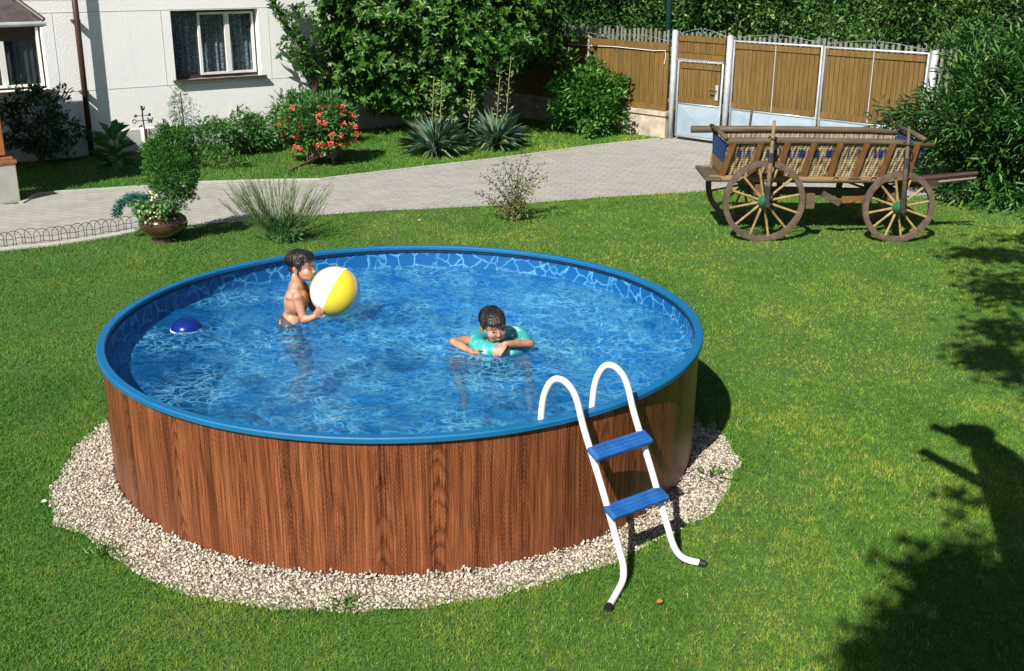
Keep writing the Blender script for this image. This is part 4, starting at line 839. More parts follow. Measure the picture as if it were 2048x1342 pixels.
# ------------------------------------------------------------------ shrubs and plants
for px, py, nn_, hh, lb in ((1425, 955, 34, .06, 'small green weed growing in the gravel right of the ladder'), (205, 1108, 60, .045, 'tuft of grass creeping into the gravel at its left edge'), (690, 1212, 50, .045, 'tuft of grass in the gravel below the middle of the pool'), (1300, 1085, 18, .04, 'little weed in the gravel under the ladder')):
    g = np.array(G(px, py)); t = empty('weed', tuple(g)); tag(t, lb, 'weed', 'weeds in the gravel'); P = g+np.stack([rs.normal(size=nn_)*.05, rs.normal(size=nn_)*.04, np.full(nn_, .012)], 1)
    leaf_mesh('foliage', P, nrm(rs.normal(size=(nn_, 3))*np.array([1, 1, .4])+np.array([0, 0, .8])), rdir(nn_), hh*(.5+.7*rs.rand(nn_)), .011, M['l_round'], t, 'leaf')
for px, py, c, lb in ((1313, 1214, (.62, .13, .02), 'single orange fallen leaf on the lawn right of the ladder foot'), (836, 505 - 60, (.6, .5, .3), 'pale fallen leaf on the lawn beyond the pool'), (83, 1012, (.75, .72, .65), 'small white petal on the lawn left of the gravel')):
    g = np.array(G(px, py)); m_ = simple('dry_leaf', c, .7, .2, 20, .1); o = leaf_mesh('fallen_leaf', np.array([g+np.array([0, 0, .026])]), np.array([[.8, .3, .1]]), np.array([[0, -.4, 1.]]), .032, .024, m_); tag(o, lb, 'leaf')
shrub('round_bush', 'bright green rounded bush before the board fence', 'bush', 1178, 276, (.58, .5, .60), 260, 26, .15, .08, .045, M['l_round'], zc=.56, lump=.45, inner=.4)
shrub('peach_bush', 'big dark bush with long narrow leaves beside the hay cart at the right', 'bush', 1950, 430, (1.75, 1.35, 1.12), 640, 56, .24, .13, .030, M['l_peach'], loc=(6.85, 14.1), zc=.88, inner=.5, lump=.36, stems=20, stem_r=.025)
shrub('shade_bush', 'dark bush in the shade under the window beside the pavilion', 'bush', 75, 330, (.55, .5, .6), 120, 22, .13, .07, .035, M['l_dark'], loc=(-6.75, 15.9))
shrub('wall_shrub', 'tall leafy shrub against the wall between pot and geranium cart, nearest the pot', 'shrub', 385, 312, (.38, .3, .30), 100, 22, .09, .06, .022, M['l_shrub'], loc=(-4.40, 16.45), group='shrubs along the white wall', zc=.3)
shrub('wall_shrub', 'low rounded shrub in the middle of the white wall', 'shrub', 470, 310, (.36, .3, .32), 110, 24, .10, .07, .026, M['l_shrub'], loc=(-4.0, 16.95), group='shrubs along the white wall', zc=.28)
shrub('wall_shrub', 'larger dark green shrub against the wall behind the geranium cart', 'shrub', 550, 290, (.62, .36, .42), 180, 24, .12, .09, .03, M['l_shrub'], loc=(-3.25, 17.75), group='shrubs along the white wall', zc=.38)
shrub('feathery_plant', 'thin feathery plant rising behind the potted conifer', 'plant', 335, 300, (.16, .14, .48), 60, 14, .08, .06, .006, M['l_shrub'], loc=(-4.78, 16.3), zc=.62, squash=1.4)
shrub('ground_plant', 'low leafy ground plants in the lawn behind the pot', 'plant', 400, 345, (.55, .25, .12), 60, 16, .07, .05, .02, M['l_round'], loc=(-4.2, 15.75), zc=.08)

def hosta():
    g = G(235, 345); t = empty('hosta_plant', tuple(g)); tag(t, 'large-leaved plant in the shade at the foot of the downpipe', 'plant'); P = []; D = []; N = []
    for k in range(42):
        a = rs.rand()*2*PI; el = rs.uniform(.35, 1.35); d = np.array([math.cos(a)*math.cos(el), math.sin(a)*math.cos(el), math.sin(el)]); h = rs.uniform(.05, .55); P.append(g+np.array([math.cos(a)*.06, math.sin(a)*.06, h])); D.append(d-np.array([0, 0, .25])); N.append(np.array([-d[0], -d[1], 1.2]))
    P = np.array(P); leaf_mesh('foliage', P, np.array(D), np.array(N), rs.uniform(.2, .34, len(P)), .11, M['hosta'], t, 'leaf', .25)
    b = MB(); b.tube([g, g+np.array([0, 0, .6])], [.02, .008], 6); b.build('stem', M['l_broom'], t)
hosta()

def yucca(px, py, n, R, spikes, label):
    g = np.array(G(px, py)); g = g+np.array([0, .25, 0]); t = empty('yucca_plant', tuple(g)); tag(t, label, 'yucca', 'yuccas before the big tree'); P = []; D = []; N = []; L = []
    for k in range(n):
        a = rs.rand()*2*PI; el = rs.uniform(-.15, 1.45); d = np.array([math.cos(a)*math.cos(el), math.sin(a)*math.cos(el), math.sin(el)]); h = rs.uniform(.05, .16); P.append(g+np.array([math.cos(a)*.12*rs.rand(), math.sin(a)*.12*rs.rand(), h])); D.append(d+np.array([0, 0, -.0])); N.append(np.array([-d[0]*math.sin(el), -d[1]*math.sin(el), math.cos(el)+.05])); L.append(R*(.65+.45*rs.rand())*(1-.25*(el < 0)))
    P = np.array(P); leaf_mesh('foliage', P, np.array(D), np.array(N), np.array(L), .036, M['l_yucca'], t, 'blade', .12)
    for (sx, sy, bx) in spikes:
        e = np.array(PY(sx, sy, g[1])); s = np.array([PY(bx, py-10, g[1])[0], g[1], .1]); b = MB(); b.tube([s, e], [.010, .005], 6); st = b.build('flower_stalk', M['l_spike'], t); P = []; D = []
        for k in range(26):
            u = .38+.62*k/26; q = s+(e-s)*u; a = k*2.4; d = np.array([math.cos(a), math.sin(a)*.8, .35]); P.append(q+d*.02*(1.5-u)); D.append(d)
            if k % 2 == 0 and u < .85: P.append(q+d*.06*(1.3-u)); D.append(d+np.array([0, 0, .5]))
        P = np.array(P); m = len(P); leaf_mesh('blossom', P, np.array(D), nrm(rs.normal(size=(m, 3))), .07*(.7+.5*rs.rand(m)), .03, M['l_spike'], st, 'diamond')
yucca(868, 316, 240, .54, ((868, 152, 862), (884, 160, 878), (905, 226, 900)), 'left yucca with sword leaves and pale flower stalks')
yucca(990, 303, 220, .52, ((1022, 112, 1008), (1000, 150, 990), (944, 180, 935)), 'right yucca with the tallest pale flower stalks')

def potted():
    g = np.array(G(323, 487)); g[1] += .12; t = empty('copper_pot', tuple(g)); tag(t, 'glossy copper-brown round pot holding conifer and trailing plants', 'pot'); b = MB()
    b.lathe([(.001, 0), (.125, 0), (.13, .012), (.10, .03), (.115, .05), (.19, .09), (.243, .15), (.255, .20), (.235, .25), (.19, .285), (.165, .31), (.17, .335), (.205, .355), (.21, .37), (.195, .372), (.15, .34), (.001, .335)], tuple(g), 48); b.build('vessel', M['copper'], t, True)
    b = MB(); b.lathe([(.001, .345), (.16, .345)], tuple(g), 24); b.build('soil', M['soil'], t)
    g2 = g+np.array([.13, 0, 0]); c = empty('potted_conifer', tuple(g2+np.array([0, 0, .345]))); tag(c, 'dense green egg-shaped conifer growing in the copper pot', 'conifer')
    P, D, C = clumped(520, 22, g2+np.array([.03, 0, .80]), (.27, .26, .45), .05, inner=.5, lump=.16, zmin=.36); n = len(P); leaf_mesh('foliage', P, nrm(D+np.array([0, 0, .5])+rs.normal(size=(n, 3))*.4), rdir(n), .034*(.6+.8*rs.rand(n)), .012, M['l_thuja'], c, 'diamond')
    b = MB(); b.tube([g2+np.array([0, 0, .3]), g2+np.array([0, 0, 1.15])], [.025, .008], 8); b.build('trunk', M['bark'], c)
    j = empty('trailing_juniper', tuple(g+np.array([-.1, -.03, .36]))); tag(j, 'blue-green juniper trailing left over the edge of the copper pot', 'juniper'); Y = g[1]-.05; path = [PY(x, y, Y) for x, y in ((318, 420), (295, 395), (262, 393), (240, 408), (232, 428))]; P = []; D = []
    b = MB(); b.tube([tuple(p) for p in path], [.012, .010, .008, .006, .004], 6); b.build('stem', M['bark'], j)
    for i in range(len(path)-1):
        for k in range(420):
            u = rs.rand(); q = path[i]*(1-u)+path[i+1]*u; d = rdir(1)[0]; P.append(q+d*np.array([.055, .06, .05])*rs.rand()); D.append(d*.8+nrm(path[i+1]-path[i])+np.array([0, 0, -.1]))
    P = np.array(P); n = len(P); leaf_mesh('foliage', P, np.array(D), rdir(n), .035, .008, M['l_jun'], j, 'diamond')
    v = empty('trailing_ivy', tuple(g+np.array([0, -.1, .37]))); tag(v, 'variegated ivy with cream and yellow flowers hanging over the pot rim', 'ivy'); P = []
    for k in range(62):
        a = -PI/2+rs.uniform(-1.8, .6); r0 = .17+.06*rs.rand(); x0 = g+np.array([math.cos(a)*r0, math.sin(a)*r0, .38]); L = rs.uniform(.0, .17)*(1 if a < -1 else .7)
        for m in range(7): u = m/6; P.append(x0+np.array([math.cos(a)*.07*math.sin(u*2), math.sin(a)*.07*math.sin(u*2), .05-L*u])+rs.normal(size=3)*.018)
    P = np.array(P); n = len(P); leaf_mesh('foliage', P, nrm(rs.normal(size=(n, 3))+np.array([0, -.6, -.4])), nrm(rs.normal(size=(n, 3))*.5+np.array([0, -1, .5])), .036, .03, M['l_ivy'], v, 'leaf')
    P = []
    for (px, py, k) in ((300, 385, 6), (306, 398, 8), (312, 412, 6), (288, 424, 7), (298, 427, 9)):
        q = PY(px, py, g[1]-.2); P += [q+rs.normal(size=3)*.022 for _ in range(k)]
    P = np.array(P); n = len(P); leaf_mesh('blossom', P, rdir(n), nrm(rs.normal(size=(n, 3))*.5+np.array([0, -1, .5])), .026, .024, M['yel'], v, 'leaf')
potted()

def broom():
    g = np.array(G(562, 480)); t = empty('broom_shrub', tuple(g)); tag(t, 'wispy broom-like shrub of thin upright green stems beyond the pool', 'shrub'); b = MB(); P = []; D = []
    for k in range(135):
        a = rs.uniform(0, 2*PI); sx = rs.choice([-1, 1], p=[.62, .38]); lean = rs.uniform(.05, .52)
        end = g+np.array([sx*lean*1.05, math.sin(a)*.35, rs.uniform(.45, .72)*(1-.25*lean)]); s = g+np.array([rs.uniform(-.05, .05), rs.uniform(-.05, .05), 0]); m = s*.5+end*.5+np.array([-sx*.02+sx*lean*.16, 0, -.04])
        b.tube([s, m, end], [.0045, .003, .0012], 4, False)
        for j in range(9):
            u = .35+.65*rs.rand(); q = s*(1-u)**2+2*m*u*(1-u)+end*u*u; e = q+nrm(end-m)*rs.uniform(.06, .14)+rs.normal(size=3)*.02; b.tube([q, e], [.0022, .001], 3, False)
    b.build('stems', M['l_broom'], t)
    P, D, _ = clumped(70, 18, g+np.array([.03, -.05, .12]), (.2, .16, .15), .06, inner=.2); n = len(P); leaf_mesh('foliage', P, D, rdir(n), .05, .012, M['l_shrub'], t, 'diamond')
broom()
def sparse():
    g = np.array(G(1028, 442)); t = empty('sparse_shrub', tuple(g)); tag(t, 'sparse yellowish-green shrub with thin bare stems on the lawn before the driveway', 'shrub'); b = MB(); P = []
    tips = [(950, 385), (965, 350), (985, 335), (1005, 318), (1020, 330), (1045, 300), (1060, 310), (1085, 325), (1095, 350), (1075, 345), (1060, 385), (975, 400), (1005, 365), (1040, 345), (1015, 400), (1050, 400), (1030, 370), (990, 375)]
    for (x, y) in tips:
        e = np.array(PY(x, y, g[1]+rs.uniform(-.18, .18))); m = g*.45+e*.55+np.array([(g[0]-e[0])*.25, 0, .02]); s = g+rs.normal(size=3)*np.array([.03, .03, 0]); b.tube([s, m, e], [.007, .0045, .002], 5, False)
        for k in range(62):
            u = .25+.75*rs.rand()**.7; q = s*(1-u)**2+2*m*u*(1-u)+e*u*u; P.append(q+rs.normal(size=3)*np.array([.035, .035, .03]))
    P += [g+np.array([0, 0, .1])+rs.normal(size=3)*np.array([.10, .08, .07]) for _ in range(420)]
    P = np.array(P); P = P[P[:, 2] > .01]; n = len(P); b.build('stem', M['bark'], t); leaf_mesh('foliage', P, rdir(n), nrm(rs.normal(size=(n, 3))+np.array([0, -.3, 1])), .030*(.6+.8*rs.rand(n)), .018, M['l_sparse'], t, 'leaf')
sparse()

def flower_cart():
    g = np.array(G(640, 332)); g[1] += .15; t = empty('flower_cart', tuple(g)); tag(t, 'small wooden handcart used as a planter on the back lawn', 'handcart')
    x0, y0 = g[0], g[1]; b = MB(); b.box((x0+.03, y0+.1, .20), (.42, .55, .14)); b.build('tray', M['oldwood'], t)
    for dx, dy in ((-.20, -.02), (.17, -.08), (-.20, .32), (.20, .30)):
        w_ = MB(); Rw = Matrix.Rotation(PI/2, 3, 'Y'); c = (x0+dx+.02, y0+dy, .11); w_.torus(c, .095, .014, Rw, 24, 8)
        for k in range(6): a = k*PI/3; w_.tube([c, (c[0], c[1]+.09*math.cos(a), c[2]+.09*math.sin(a))], .007, 5)
        w_.build('wheel', M['rimwood'], t)
    e = np.array(G(576, 346)); b = MB(); b.beam((x0+.0, y0-.1, .13), (e[0], e[1], .02), .025, .03); b.beam((e[0]-.05, e[1]-.03, .025), (e[0]+.05, e[1]+.05, .025), .02, .02); b.build('drawbar', M['oldwood'], t)
    f = empty('geranium_plant', (x0, y0+.05, .27)); tag(f, 'mass of red geraniums overflowing the small handcart', 'flowers'); c = np.array([x0-.02, y0+.05, .58])
    P, D, C = clumped(240, 20, c, (.52, .40, .36), .10, inner=.5, zmin=.22); n = len(P); leaf_mesh('foliage', P, D, nrm(rs.normal(size=(n, 3))*.6+np.array([0, -.4, 1])), .055*(.7+.5*rs.rand(n)), .05, M['l_shrub'], f, 'leaf')
    b = MB()
    for i in rs.choice(len(C), 14, replace=False): b.tube([(x0, y0+.05, .26), tuple(C[i])], [.008, .004], 5)
    b.build('stem', M['l_broom'], f)
    P = []; 
    for k in range(52):
        d = rdir(1)[0]; d[1] = -abs(d[1]); d[2] = d[2]*.9-.15; q = c+d*np.array([.56, .44, .42]); 
        if q[2] < .25: q[2] = .25+rs.rand()*.1
        P += [q+rs.normal(size=3)*np.array([.026, .02, .016]) for _ in range(26)]
    P = np.array(P); n = len(P); leaf_mesh('flower_head', P, nrm(rs.normal(size=(n, 3))), nrm(rs.normal(size=(n, 3))*.5+np.array([-.3, -1, .7])), .024, .022, M['red'], f, 'leaf')
flower_cart()

def vane():
    g = np.array(G(292, 312)); t = empty('weather_vane', tuple(g)); tag(t, 'black iron weather vane with O and W arms on a white post by the wall', 'weather vane'); Y = g[1]; b = MB()
    p = lambda x, y: Vector(PY(x, y, Y)); b.tube([p(292, 312), p(285, 254)], .036, 12); b.build('post', M['polewhite'], t, True)
    b = MB(); b.tube([p(290, 300)+Vector((.05, -.04, 0)), p(285, 232)+Vector((0, 0, 0)), p(284, 212)], .011, 8); b.tube([p(274, 242), p(298, 240)], .008, 6); b.tube([p(271, 232), p(299, 230)], .007, 6)
    b.ell(p(271, 232), (.022, .022, .024)); b.ell(p(299, 229), (.022, .022, .024)); b.build('rod', M['iron'], t)
    b = MB(); b.torus(p(269, 243), .026, .007, Matrix.Rotation(PI/2, 3, 'X'), 24, 8); b.build('letter', M['iron'], t)
    b = MB(); W = [p(x, y) for x, y in ((296, 235), (298, 246), (300.5, 238), (303, 246), (305, 235))]
    for i in range(4): b.beam(W[i], W[i+1], .016, .014, up=(0, 1, 0))
    b.build('letter', M['iron'], t)
    b = MB(); b.beam(p(279, 256), p(284, 250), .02, .02); b.beam(p(279, 252), p(286, 256), .02, .02); b.build('letter', M['iron'], t)
    b = MB(); q = p(284, 218); b.ell(q+Vector((.01, 0, 0)), (.03, .012, .022)); b.cap(q+Vector((-.01, 0, .01)), .012, q+Vector((-.015, 0, .045)), .008); b.cap(q+Vector((.02, 0, .0)), .012, q+Vector((.045, 0, .03)), .006); b.build('rooster', M['iron'], t)
    for i, x in enumerate((297, 303)):
        q = G(x, 305); b = MB(); b.tube([q, q+np.array([0, 0, .35])], .012, 8); b.lathe([(.016, 0), (.001, .02)], tuple(q+np.array([0, 0, .35])), 8); o = b.build('garden_stake', M['darkpipe']); tag(o, ('left' if i == 0 else 'right')+' of two short dark stakes beside the weather vane post', 'stake', 'stakes beside the weather vane')
vane()

def border():
    pts = [G(x, y) for x, y in ((-60, 505), (0, 500), (60, 493), (120, 487), (180, 478), (235, 469), (282, 460))]; seg = []
    def at(s):
        for a, c in zip(pts[:-1], pts[1:]):
            L = np.linalg.norm(c-a)
            if s <= L: return a+(c-a)*s/L
            s -= L
        return pts[-1]
    tot = sum(np.linalg.norm(c-a) for a, c in zip(pts[:-1], pts[1:])); t = empty('wire_border', tuple(pts[2])); tag(t, 'low wire hoop edging between lawn and paving at the left', 'garden edging'); b = MB(); s = 0; i = 0
    while s < tot-.16:
        a, c = at(s), at(s+.15); j = rs.normal(size=3)*.012; P = []
        for k in range(11): an = PI*k/10; q = (a+c)/2-(c-a)/2*math.cos(an)+j*math.sin(an); P.append(q+np.array([0, 0, .11+.075*math.sin(an)]))
        P = [a]+P+[c]; b.tube(P, .0035, 5, False); s += .088; i += 1
    b.build('hoops', M['iron'], t); b = MB()
    for z in (.045, .10): b.tube([at(tot*k/30)+np.array([0, 0, z+.006*math.sin(k*1.7)]) for k in range(31)], .003, 5)
    b.build('wire', M['iron'], t)
    # kerb stones along both edges of the drive at the left
    k = MB(); P2 = [G(x, y) for x, y in ((-40, 505), (0, 501), (60, 495), (120, 489), (180, 480), (235, 471), (270, 464))]
    for a, c in zip(P2[:-1], P2[1:]): k.beam(np.array(a)+[0, 0, .012], np.array(c)+[0, 0, .012], .10, .03)
    o = k.build('kerb', M['block'], None, bevel=.006); tag(o, 'pale kerb stones along the near edge of the paving', kind='structure')
    k = MB()
    for i in range(len(tp)-1):
        a, c = np.append(tp[i], .01), np.append(tp[i+1], .01); k.beam(a, c, .06, .024)
    o = k.build('kerb', M['block'], None); tag(o, 'narrow pale kerb along the far edge of the driveway', kind='structure')
border()

# ------------------------------------------------------------------ hay cart
def wheel(c, R, parent, n=12, w_=.055):
    c = Vector(c); e = empty('wheel', (0, 0, 0)) if False else None
    Ry = Matrix.Rotation(PI/2, 3, 'X'); b = MB(); b.lathe([(R-.058, -w_/2), (R-.010, -w_/2), (R-.010, w_/2), (R-.058, w_/2)], c, 56, Ry, True); rim = b.build('wheel', M['rimwood'], parent, False, bevel=.004)
    b = MB(); b.lathe([(R-.0095, -w_/2+.003), (R, -w_/2+.003), (R, w_/2-.003), (R-.0095, w_/2-.003)], c, 56, Ry, True); b.build('tyre', M['rimwood'], rim)
    b = MB()
    for k in range(n):
        a = 2*PI*k/n+.2; d = Vector((math.cos(a), 0, math.sin(a))); p0 = c+d*.055; p1 = c+d*(R-.055); b.tube([p0, p0*.5+p1*.5, p1], [.016, .0125, .014], 7)
    b.build('spokes', M['spoke'], rim)
    b = MB(); b.lathe([(.001, -.13), (.030, -.13), (.034, -.10), (.050, -.09), (.058, -.05), (.068, -.03), (.068, .03), (.055, .06), (.04, .10)], c, 24, Matrix.Rotation(-PI/2, 3, 'X') @ Matrix.Rotation(PI, 3, 'X') if False else Matrix.Rotation(PI/2, 3, 'X') @ Matrix.Scale(-1, 3, Vector((0, 0, 1)))); b.build('hub', M['green'], rim, True)
    b = MB(); b.lathe([(.001, .0), (.032, .0), (.036, .035), (.001, .045)], c+Vector((0, -.165, 0)), 16, Matrix.Rotation(-PI/2, 3, 'X')); b.build('hub_cap', M['iron'], rim)
    return rim
def wicker(name):
    t, col, h, x, z, st = wickermat(); return t, col, h, x, z
def hay_cart():
    YN = 11.58; t = empty('hay_cart', (3.4, 12.0, 0)); tag(t, 'old wooden hay cart with wicker sides and four spoked wheels on the lawn', 'cart')
    q = lambda x, y, Y: Vector(PY(x, y, Y)); YF = YN+.92
    cr_ = q(1528, 400, YN); cf = q(1797, 411, YN); Rr, Rf = .432, .378; cr_.z = Rr; cf.z = Rf
    for c, R in ((cr_, Rr), (cf, Rf)):
        wheel(c, R, t); wheel(Vector((c.x-.03, YF, c.z)), R, t)
    for c in (cr_, cf): b = MB(); b.tube([(c.x, YN-.05, c.z), (c.x-.03, YF+.05, c.z)], .028, 10); b.box((c.x-.015, (YN+YF)/2, c.z+.09), (.11, .62, .12)); b.build('axle', M['oldwood'], t)
    # tapered wicker body: bottom edge and top edge lines
    Yb0, Yb1 = YN+.20, YN+.70; Yt0, Yt1 = YN+.06, YN+.88
    bl, br = q(1440, 352, Yb0), q(1812, 357, Yb0); tl, tr = q(1462, 281, Yt0), q(1842, 286, Yt0); zb = (bl.z+br.z)/2; zt = (tl.z+tr.z)/2; xb0, xb1, xt0, xt1 = bl.x, br.x, tl.x-.03, tr.x; print('cart', zb, zt, xb0, xb1, xt0, xt1)
    n = 120
    def panel(name, side):
        Yb, Yt = (Yb0, Yt0) if side == 0 else (Yb1, Yt1); T, col, h, x, z = wicker(name)
        # blue dyed weft band near the top
        zz = T.math('SUBTRACT', z, zt-.16-12*0); band = T.ramp(T.math('ABSOLUTE', T.math('SUBTRACT', zz, .025)), [(.040, 1.), (.05, 0.)])
        bn = T.ramp(T.noise(T.map(T.coord(), (26, 1, 1)), 1, 1), [(.45, 0.), (.52, 1.)]); col = T.mix(T.math('MULTIPLY', band, bn) if side == 0 else 0., T.mix(.0 if side == 0 else .55, col, (.10, .085, .065)), (.006, .022, .11)); mat = T.fin(col, .7, T.bump(h, .5, .006))
        vs = []; fs = []; m = 10
        for i in range(n*3+1):
            u = i/(n*3)
            for j in range(m+1):
                v = j/m; xx = (xb0+(xb1-xb0)*u)*(1-v)+(xt0+(xt1-xt0)*u)*v; Y = Yb*(1-v)+Yt*v; Y += (-1 if side == 0 else 1)*(.009*abs(math.sin(u*n/2*PI))+.003*math.cos(v*28)); vs.append((xx, Y, zb+(zt-.02-zb)*v))
        for i in range(n*3):
            for j in range(m): k = i*(m+1)+j; fs.append((k, k+m+1, k+m+2, k+1))
        B = MB(); B.add(vs, fs); B.build('wicker_side', mat, t, True)
    panel('a', 0); panel('b', 1)
    # end panel at the left (blue above, brown wicker below) and right
    for xb, xt, dx in ((xb0, xt0, -.02), (xb1, xt1, .02)):
        T = NT('wicker_end'); v = T.coord(); sx = T.n('SeparateXYZ'); T.set(sx.inputs[0], v); st = T.math('SINE', T.math('MULTIPLY', sx.outputs[1], 150)); f = T.math('MULTIPLY_ADD', st, .5, .5)
        col = T.mix(T.ramp(T.math('ADD', sx.outputs[2], 0.), [(zb+.16-.001, 0.), (zb+.165, 1.)]), T.ramp(f, [(0, (.06, .03, .01)), (1, (.30, .19, .09))]), T.ramp(f, [(0, (.005, .018, .07)), (1, (.012, .05, .22))])); mat = T.fin(col, .7, T.bump(f, .5, .006))
        B = MB(); B.add([(xb, Yb0, zb), (xb, Yb1, zb), (xt+dx, Yt1, zt-.03), (xt+dx, Yt0, zt-.03), (xb+.02, Yb0, zb), (xb+.02, Yb1, zb), (xt+dx+.02, Yt1, zt-.03), (xt+dx+.02, Yt0, zt-.03)], [(3, 2, 1, 0), (4, 5, 6, 7), (0, 4, 7, 3), (1, 2, 6, 5), (2, 3, 7, 6)]); B.build('wicker_end', mat, t)
    B = MB(); B.box(((xb0+xb1)/2, (Yb0+Yb1)/2, zb+.03), (xb1-xb0, Yb1-Yb0, .03)); B.build('floor', M['oldwood'], t)
    for Yt in (Yt0, Yt1):
        ex = -.24 if Yt == Yt1 else .0; B = MB(); B.tube([(xt0-.02+ex, Yt, zt), (xt0+.6, Yt, zt+.008), (xt1-.3, Yt, zt), (xt1+.14, Yt, zt-.035)], [.040, .037, .035, .026], 10); B.build('top_rail', M['oldwood'], t, True)
    for xx in (xt0-.03, xt1+.02): B = MB(); B.tube([(xx, Yt0-.04, zt+.035), (xx, (Yt0+Yt1)/2, zt+.05), (xx, Yt1+.04, zt+.035)], .026, 8); B.build('cross_rail', M['oldwood'], t, True)
    for Yb in (Yb0-.03, Yb1+.03): B = MB(); B.tube([(xb0-.12, Yb, zb-.012), ((xb0+xb1)/2, Yb, zb-.02), (xb1+.14, Yb, zb-.02)], .036, 10); B.build('bottom_rail', M['polewood'], t, True)
    B = MB(); B.box((xb0-.09, (Yb0+Yb1)/2, zb-.005), (.16, .70, .035)); B.build('tail_board', M['oldwood'], t)
    slx = [(1441, 1466), (1500, 1521), (1553, 1574), (1604, 1628), (1656, 1680), (1706, 1733), (1758, 1785), (1812, 1834)]
    for a, c in slx:
        p0 = q(a, 352, Yb0); p1 = q(c, 283, Yt0); 
        for s in (0, 1):
            P0 = Vector((p0.x, Yb0-.034 if s == 0 else Yb1+.034, zb)); P1 = Vector((p1.x, Yt0-.028 if s == 0 else Yt1+.028, zt-.01)); B = MB(); B.beam(P0, P1, .062, .014, up=(0, 1, 0)); B.build('slat', M['slat'], t)
    # stanchions from hubs to above the rail
    for c, (tx, ty) in ((cr_, (1549, 241)), (cf, (1819, 252))):
        p1 = q(tx, ty, YN-.05); a0 = Vector((c.x, YN-.14, c.z)); B = MB(); B.tube([a0, a0.lerp(p1, .5), p1], [.027, .026, .015], 9); s = B.build('stanchion', M['polewood'] if c is cr_ else M['oldwood'], t, True)
        B = MB(); B.tube([a0+Vector((0, -.0, -.03)), a0.lerp(p1, .22)], .030, 9); B.build('iron_band', M['iron'], s); B = MB(); B.tube([a0.lerp(p1, .50), a0.lerp(p1, .62)], .0285, 9); B.build('iron_band', M['iron'], s); B = MB(); B.torus(a0.lerp(p1, .8), .045, .006, None, 16, 6); B.build('iron_ring', M['iron'], s)
        a1 = Vector((c.x-.03, YF+.10, c.z)); p2 = Vector((p1.x-.02, YF+.06, p1.z-.03)); B = MB(); B.tube([a1, p2], [.02, .013], 8); B.build('stanchion', M['oldwood'], t)
    # undercarriage pole, brake block, hooks, drawbar
    B = MB(); B.beam((cr_.x-.1, (YN+YF)/2, .46), (cf.x+.1, (YN+YF)/2, .44), .07, .08); B.build('reach_pole', M['oldwood'], t)
    p0 = q(1660, 404, YN+.16); p1 = q(1740, 395, YN+.16); B = MB(); B.beam(p0, p1, .045, .05); B.build('brake_beam', M['slat'], t); B = MB(); B.beam(q(1645, 388, YN+.12), q(1680, 406, YN+.12), .04, .07); B.build('brake_lever', M['oldwood'], t)
    B = MB(); B.box(q(1620, 402, YN+.02), (.09, .06, .16)); B.build('brake_block', M['oldwood'], t, bevel=.006)
    for x in (1672, 1748): p = q(x, 360, Yb0-.06); B = MB(); B.torus(p, .028, .006, Matrix.Rotation(PI/2, 3, 'X'), 16, 6, (PI*.1, PI*1.6)); B.build('hook', M['iron'], t)
    B = MB(); B.ell(q(1708, 358, Yb0-.05), (.10, .018, .016)); B.build('iron_plate', M['iron'], t, True)
    B = MB(); B.tube([(xb1+.0, YN+.3, zb-.05), q(1955, 346, YN+.3)], [.04, .022], 8); B.tube([(xb1+.05, YN+.38, zb-.12), q(1952, 356, YN+.2)], [.03, .018], 8); B.box((xb1+.22, YN+.33, zb-.07), (.30, .16, .07)); B.build('drawbar', M['darkpipe'], t)  # drawbar coloured dark in place of the bush's shade
hay_cart()

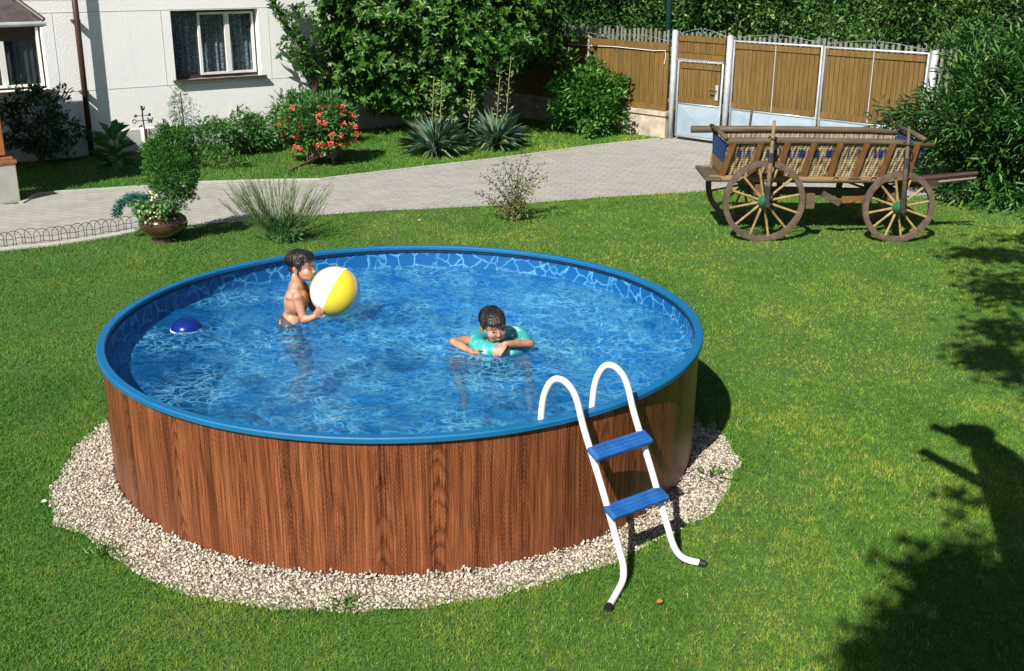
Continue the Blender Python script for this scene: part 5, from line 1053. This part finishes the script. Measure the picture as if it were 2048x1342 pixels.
# ------------------------------------------------------------------ just outside the frame: added platform, person and overhanging tree that throw the shadows at the right
def outside():
    b = MB(); b.box((4.3, .2, .675), (4.9, 5.2, 1.35)); b.box((1.69, .14, .67), (.34, 5.08, 1.34)); o = b.build('added_platform', M['stonewall'], None); tag(o, 'unseen platform added outside the right edge to lift the shadow-casting adult', kind='structure')  # unseen block, added so the person's shadow lands on the lawn
    k = 1/math.tan(SEL); dx, dy = math.sin(SAZ)*k, math.cos(SAZ)*k
    def up(px, py, z): g = G(px, py); return Vector((g[0]-dx*z, g[1]-dy*z, z))
    b = MB(); hd = up(1945, 874, 3.12); nk = up(1990, 915, 3.0); shd = up(2028, 965, 2.9); hip = up(2085, 1150, 2.42)
    F = Fr(hd, (-.75, .5, -.35), (0, 0, 1), 1.38); head(b, F); b.chain([F(0, -.03, -.06), nk, shd], [.09, .15, .18]); b.ell(F(0, -.045, .03), (.085, .10, .09), F.R)
    ax = Vector((.75, .6, 0)).normalized(); a1, a2 = shd+ax*.15, shd-ax*.15
    b.chain([a1, a2], [.12, .12]); b.chain([shd, shd.lerp(hip, .5), hip], [.18, .18, .17]); b.chain([a1, hip+ax*.05], [.09, .12]); b.chain([a2, hip-ax*.05], [.09, .12])
    foot = Vector((hip.x+.19, hip.y-.22, 1.345))
    for s in (-1, 1): h0 = hip+ax*.08*s; f0 = foot+ax*.10*s+Vector((0, 0, .09)); b.chain([h0, h0.lerp(f0, .5)+Vector((-.02, .05, 0)), f0], [.10, .065, .045]); b.chain([f0, f0+Vector((-.08, .14, -.045))], [.045, .032])
    for (sh_, el, wr, tipp, sd) in ((a1, (1965, 895, 3.0), (1905, 868, 3.0), (1876, 858, 3.0), 1), (a2, (1955, 962, 2.9), (1880, 922, 2.94), (1849, 905, 2.96), -1)):
        e, w_, tp_ = up(*el), up(*wr), up(*tipp); b.chain([sh_, e, w_], [.075, .056, .042]); hand(b, w_, tp_-w_, (-.5, -.3, .8), sd, 1.45, .5, .2)
    p = b.remeshed('person', M['skin'], None, .009, 3); tag(p, 'adult in dark clothes reaching out both arms, standing outside the right edge', 'person')
    c = MB(); c.chain([shd, shd.lerp(hip, .5), hip], [.19, .19, .18]); c.chain([a1, hip+ax*.05], [.10, .132]); c.chain([a2, hip-ax*.05], [.10, .132]); c.remeshed('shirt', M['cloth'], p, .012, 3); hair(F, p); c = MB(); c.chain([hip+Vector((0, 0, .04)), hip], [.19, .19])
    for s in (-1, 1): h0 = hip+ax*.08*s; f0 = foot+ax*.10*s+Vector((0, 0, .16)); c.chain([h0, h0.lerp(f0, .5)+Vector((-.02, .05, 0)), f0], [.125, .09, .07])
    c.remeshed('trousers', M['iron'], p, .012, 3)
    t = empty('overhanging_tree', (5.6, 5.2, 0)); tag(t, 'tree outside the right edge whose high branches shade the lawn', 'tree'); z = 4.7; P = []; B = MB(); hub = Vector((4.6, 3.2, 4.9)); B.tube([(5.6, 5.2, 0), (5.4, 4.8, 2.4), hub], [.2, .16, .1], 12)
    for (px, py, rx, ry, n) in ((2030, 478, .20, .10, 90), (1955, 506, .22, .07, 150), (2025, 515, .30, .14, 330), (2010, 570, .22, .22, 150), (2045, 590, .25, .25, 200), (2000, 598, .12, .1, 40), (1960, 580, .1, .06, 18), (1995, 655, .17, .13, 110), (2035, 670, .15, .15, 110), (1965, 705, .16, .12, 110), (2005, 728, .18, .12, 150), (2045, 750, .15, .15, 110), (1935, 1000, .12, .05, 30), (1915, 1035, .10, .04, 14),
                                (1840, 1130, .11, .05, 50), (1930, 1110, .10, .07, 60), (1880, 1150, .13, .1, 130), (1960, 1150, .15, .10, 170), (1990, 1200, .20, .12, 240), (1900, 1200, .10, .08, 60), (2040, 1240, .16, .16, 260), (1960, 1260, .12, .1, 120), (1830, 1260, .12, .09, 120), (1780, 1300, .12, .06, 90), (1870, 1310, .16, .1, 220), (1960, 1330, .18, .12, 330), (2040, 1330, .2, .16, 360), (1800, 1350, .16, .1, 200), (1740, 1345, .1, .05, 60), (1900, 1380, .25, .1, 300)):
        c = up(px, py, z+random.uniform(-.3, .3)); B.tube([hub, hub.lerp(c, .5)+Vector((0, 0, .25)), c], [.03, .018, .006], 5)
        P += [np.array(c)+rs.normal(size=3)*np.array([rx, ry, .12])*.95 for _ in range(int(n*(1.15 if py < 800 else .72)))]
    P = np.array(P); n = len(P); B.build('trunk', M['bark'], t); leaf_mesh('crown', P, rdir(n), nrm(rs.normal(size=(n, 3))*.5+np.array([0, 0, 1])), .12, .06, M['l_peach'], t)
outside()
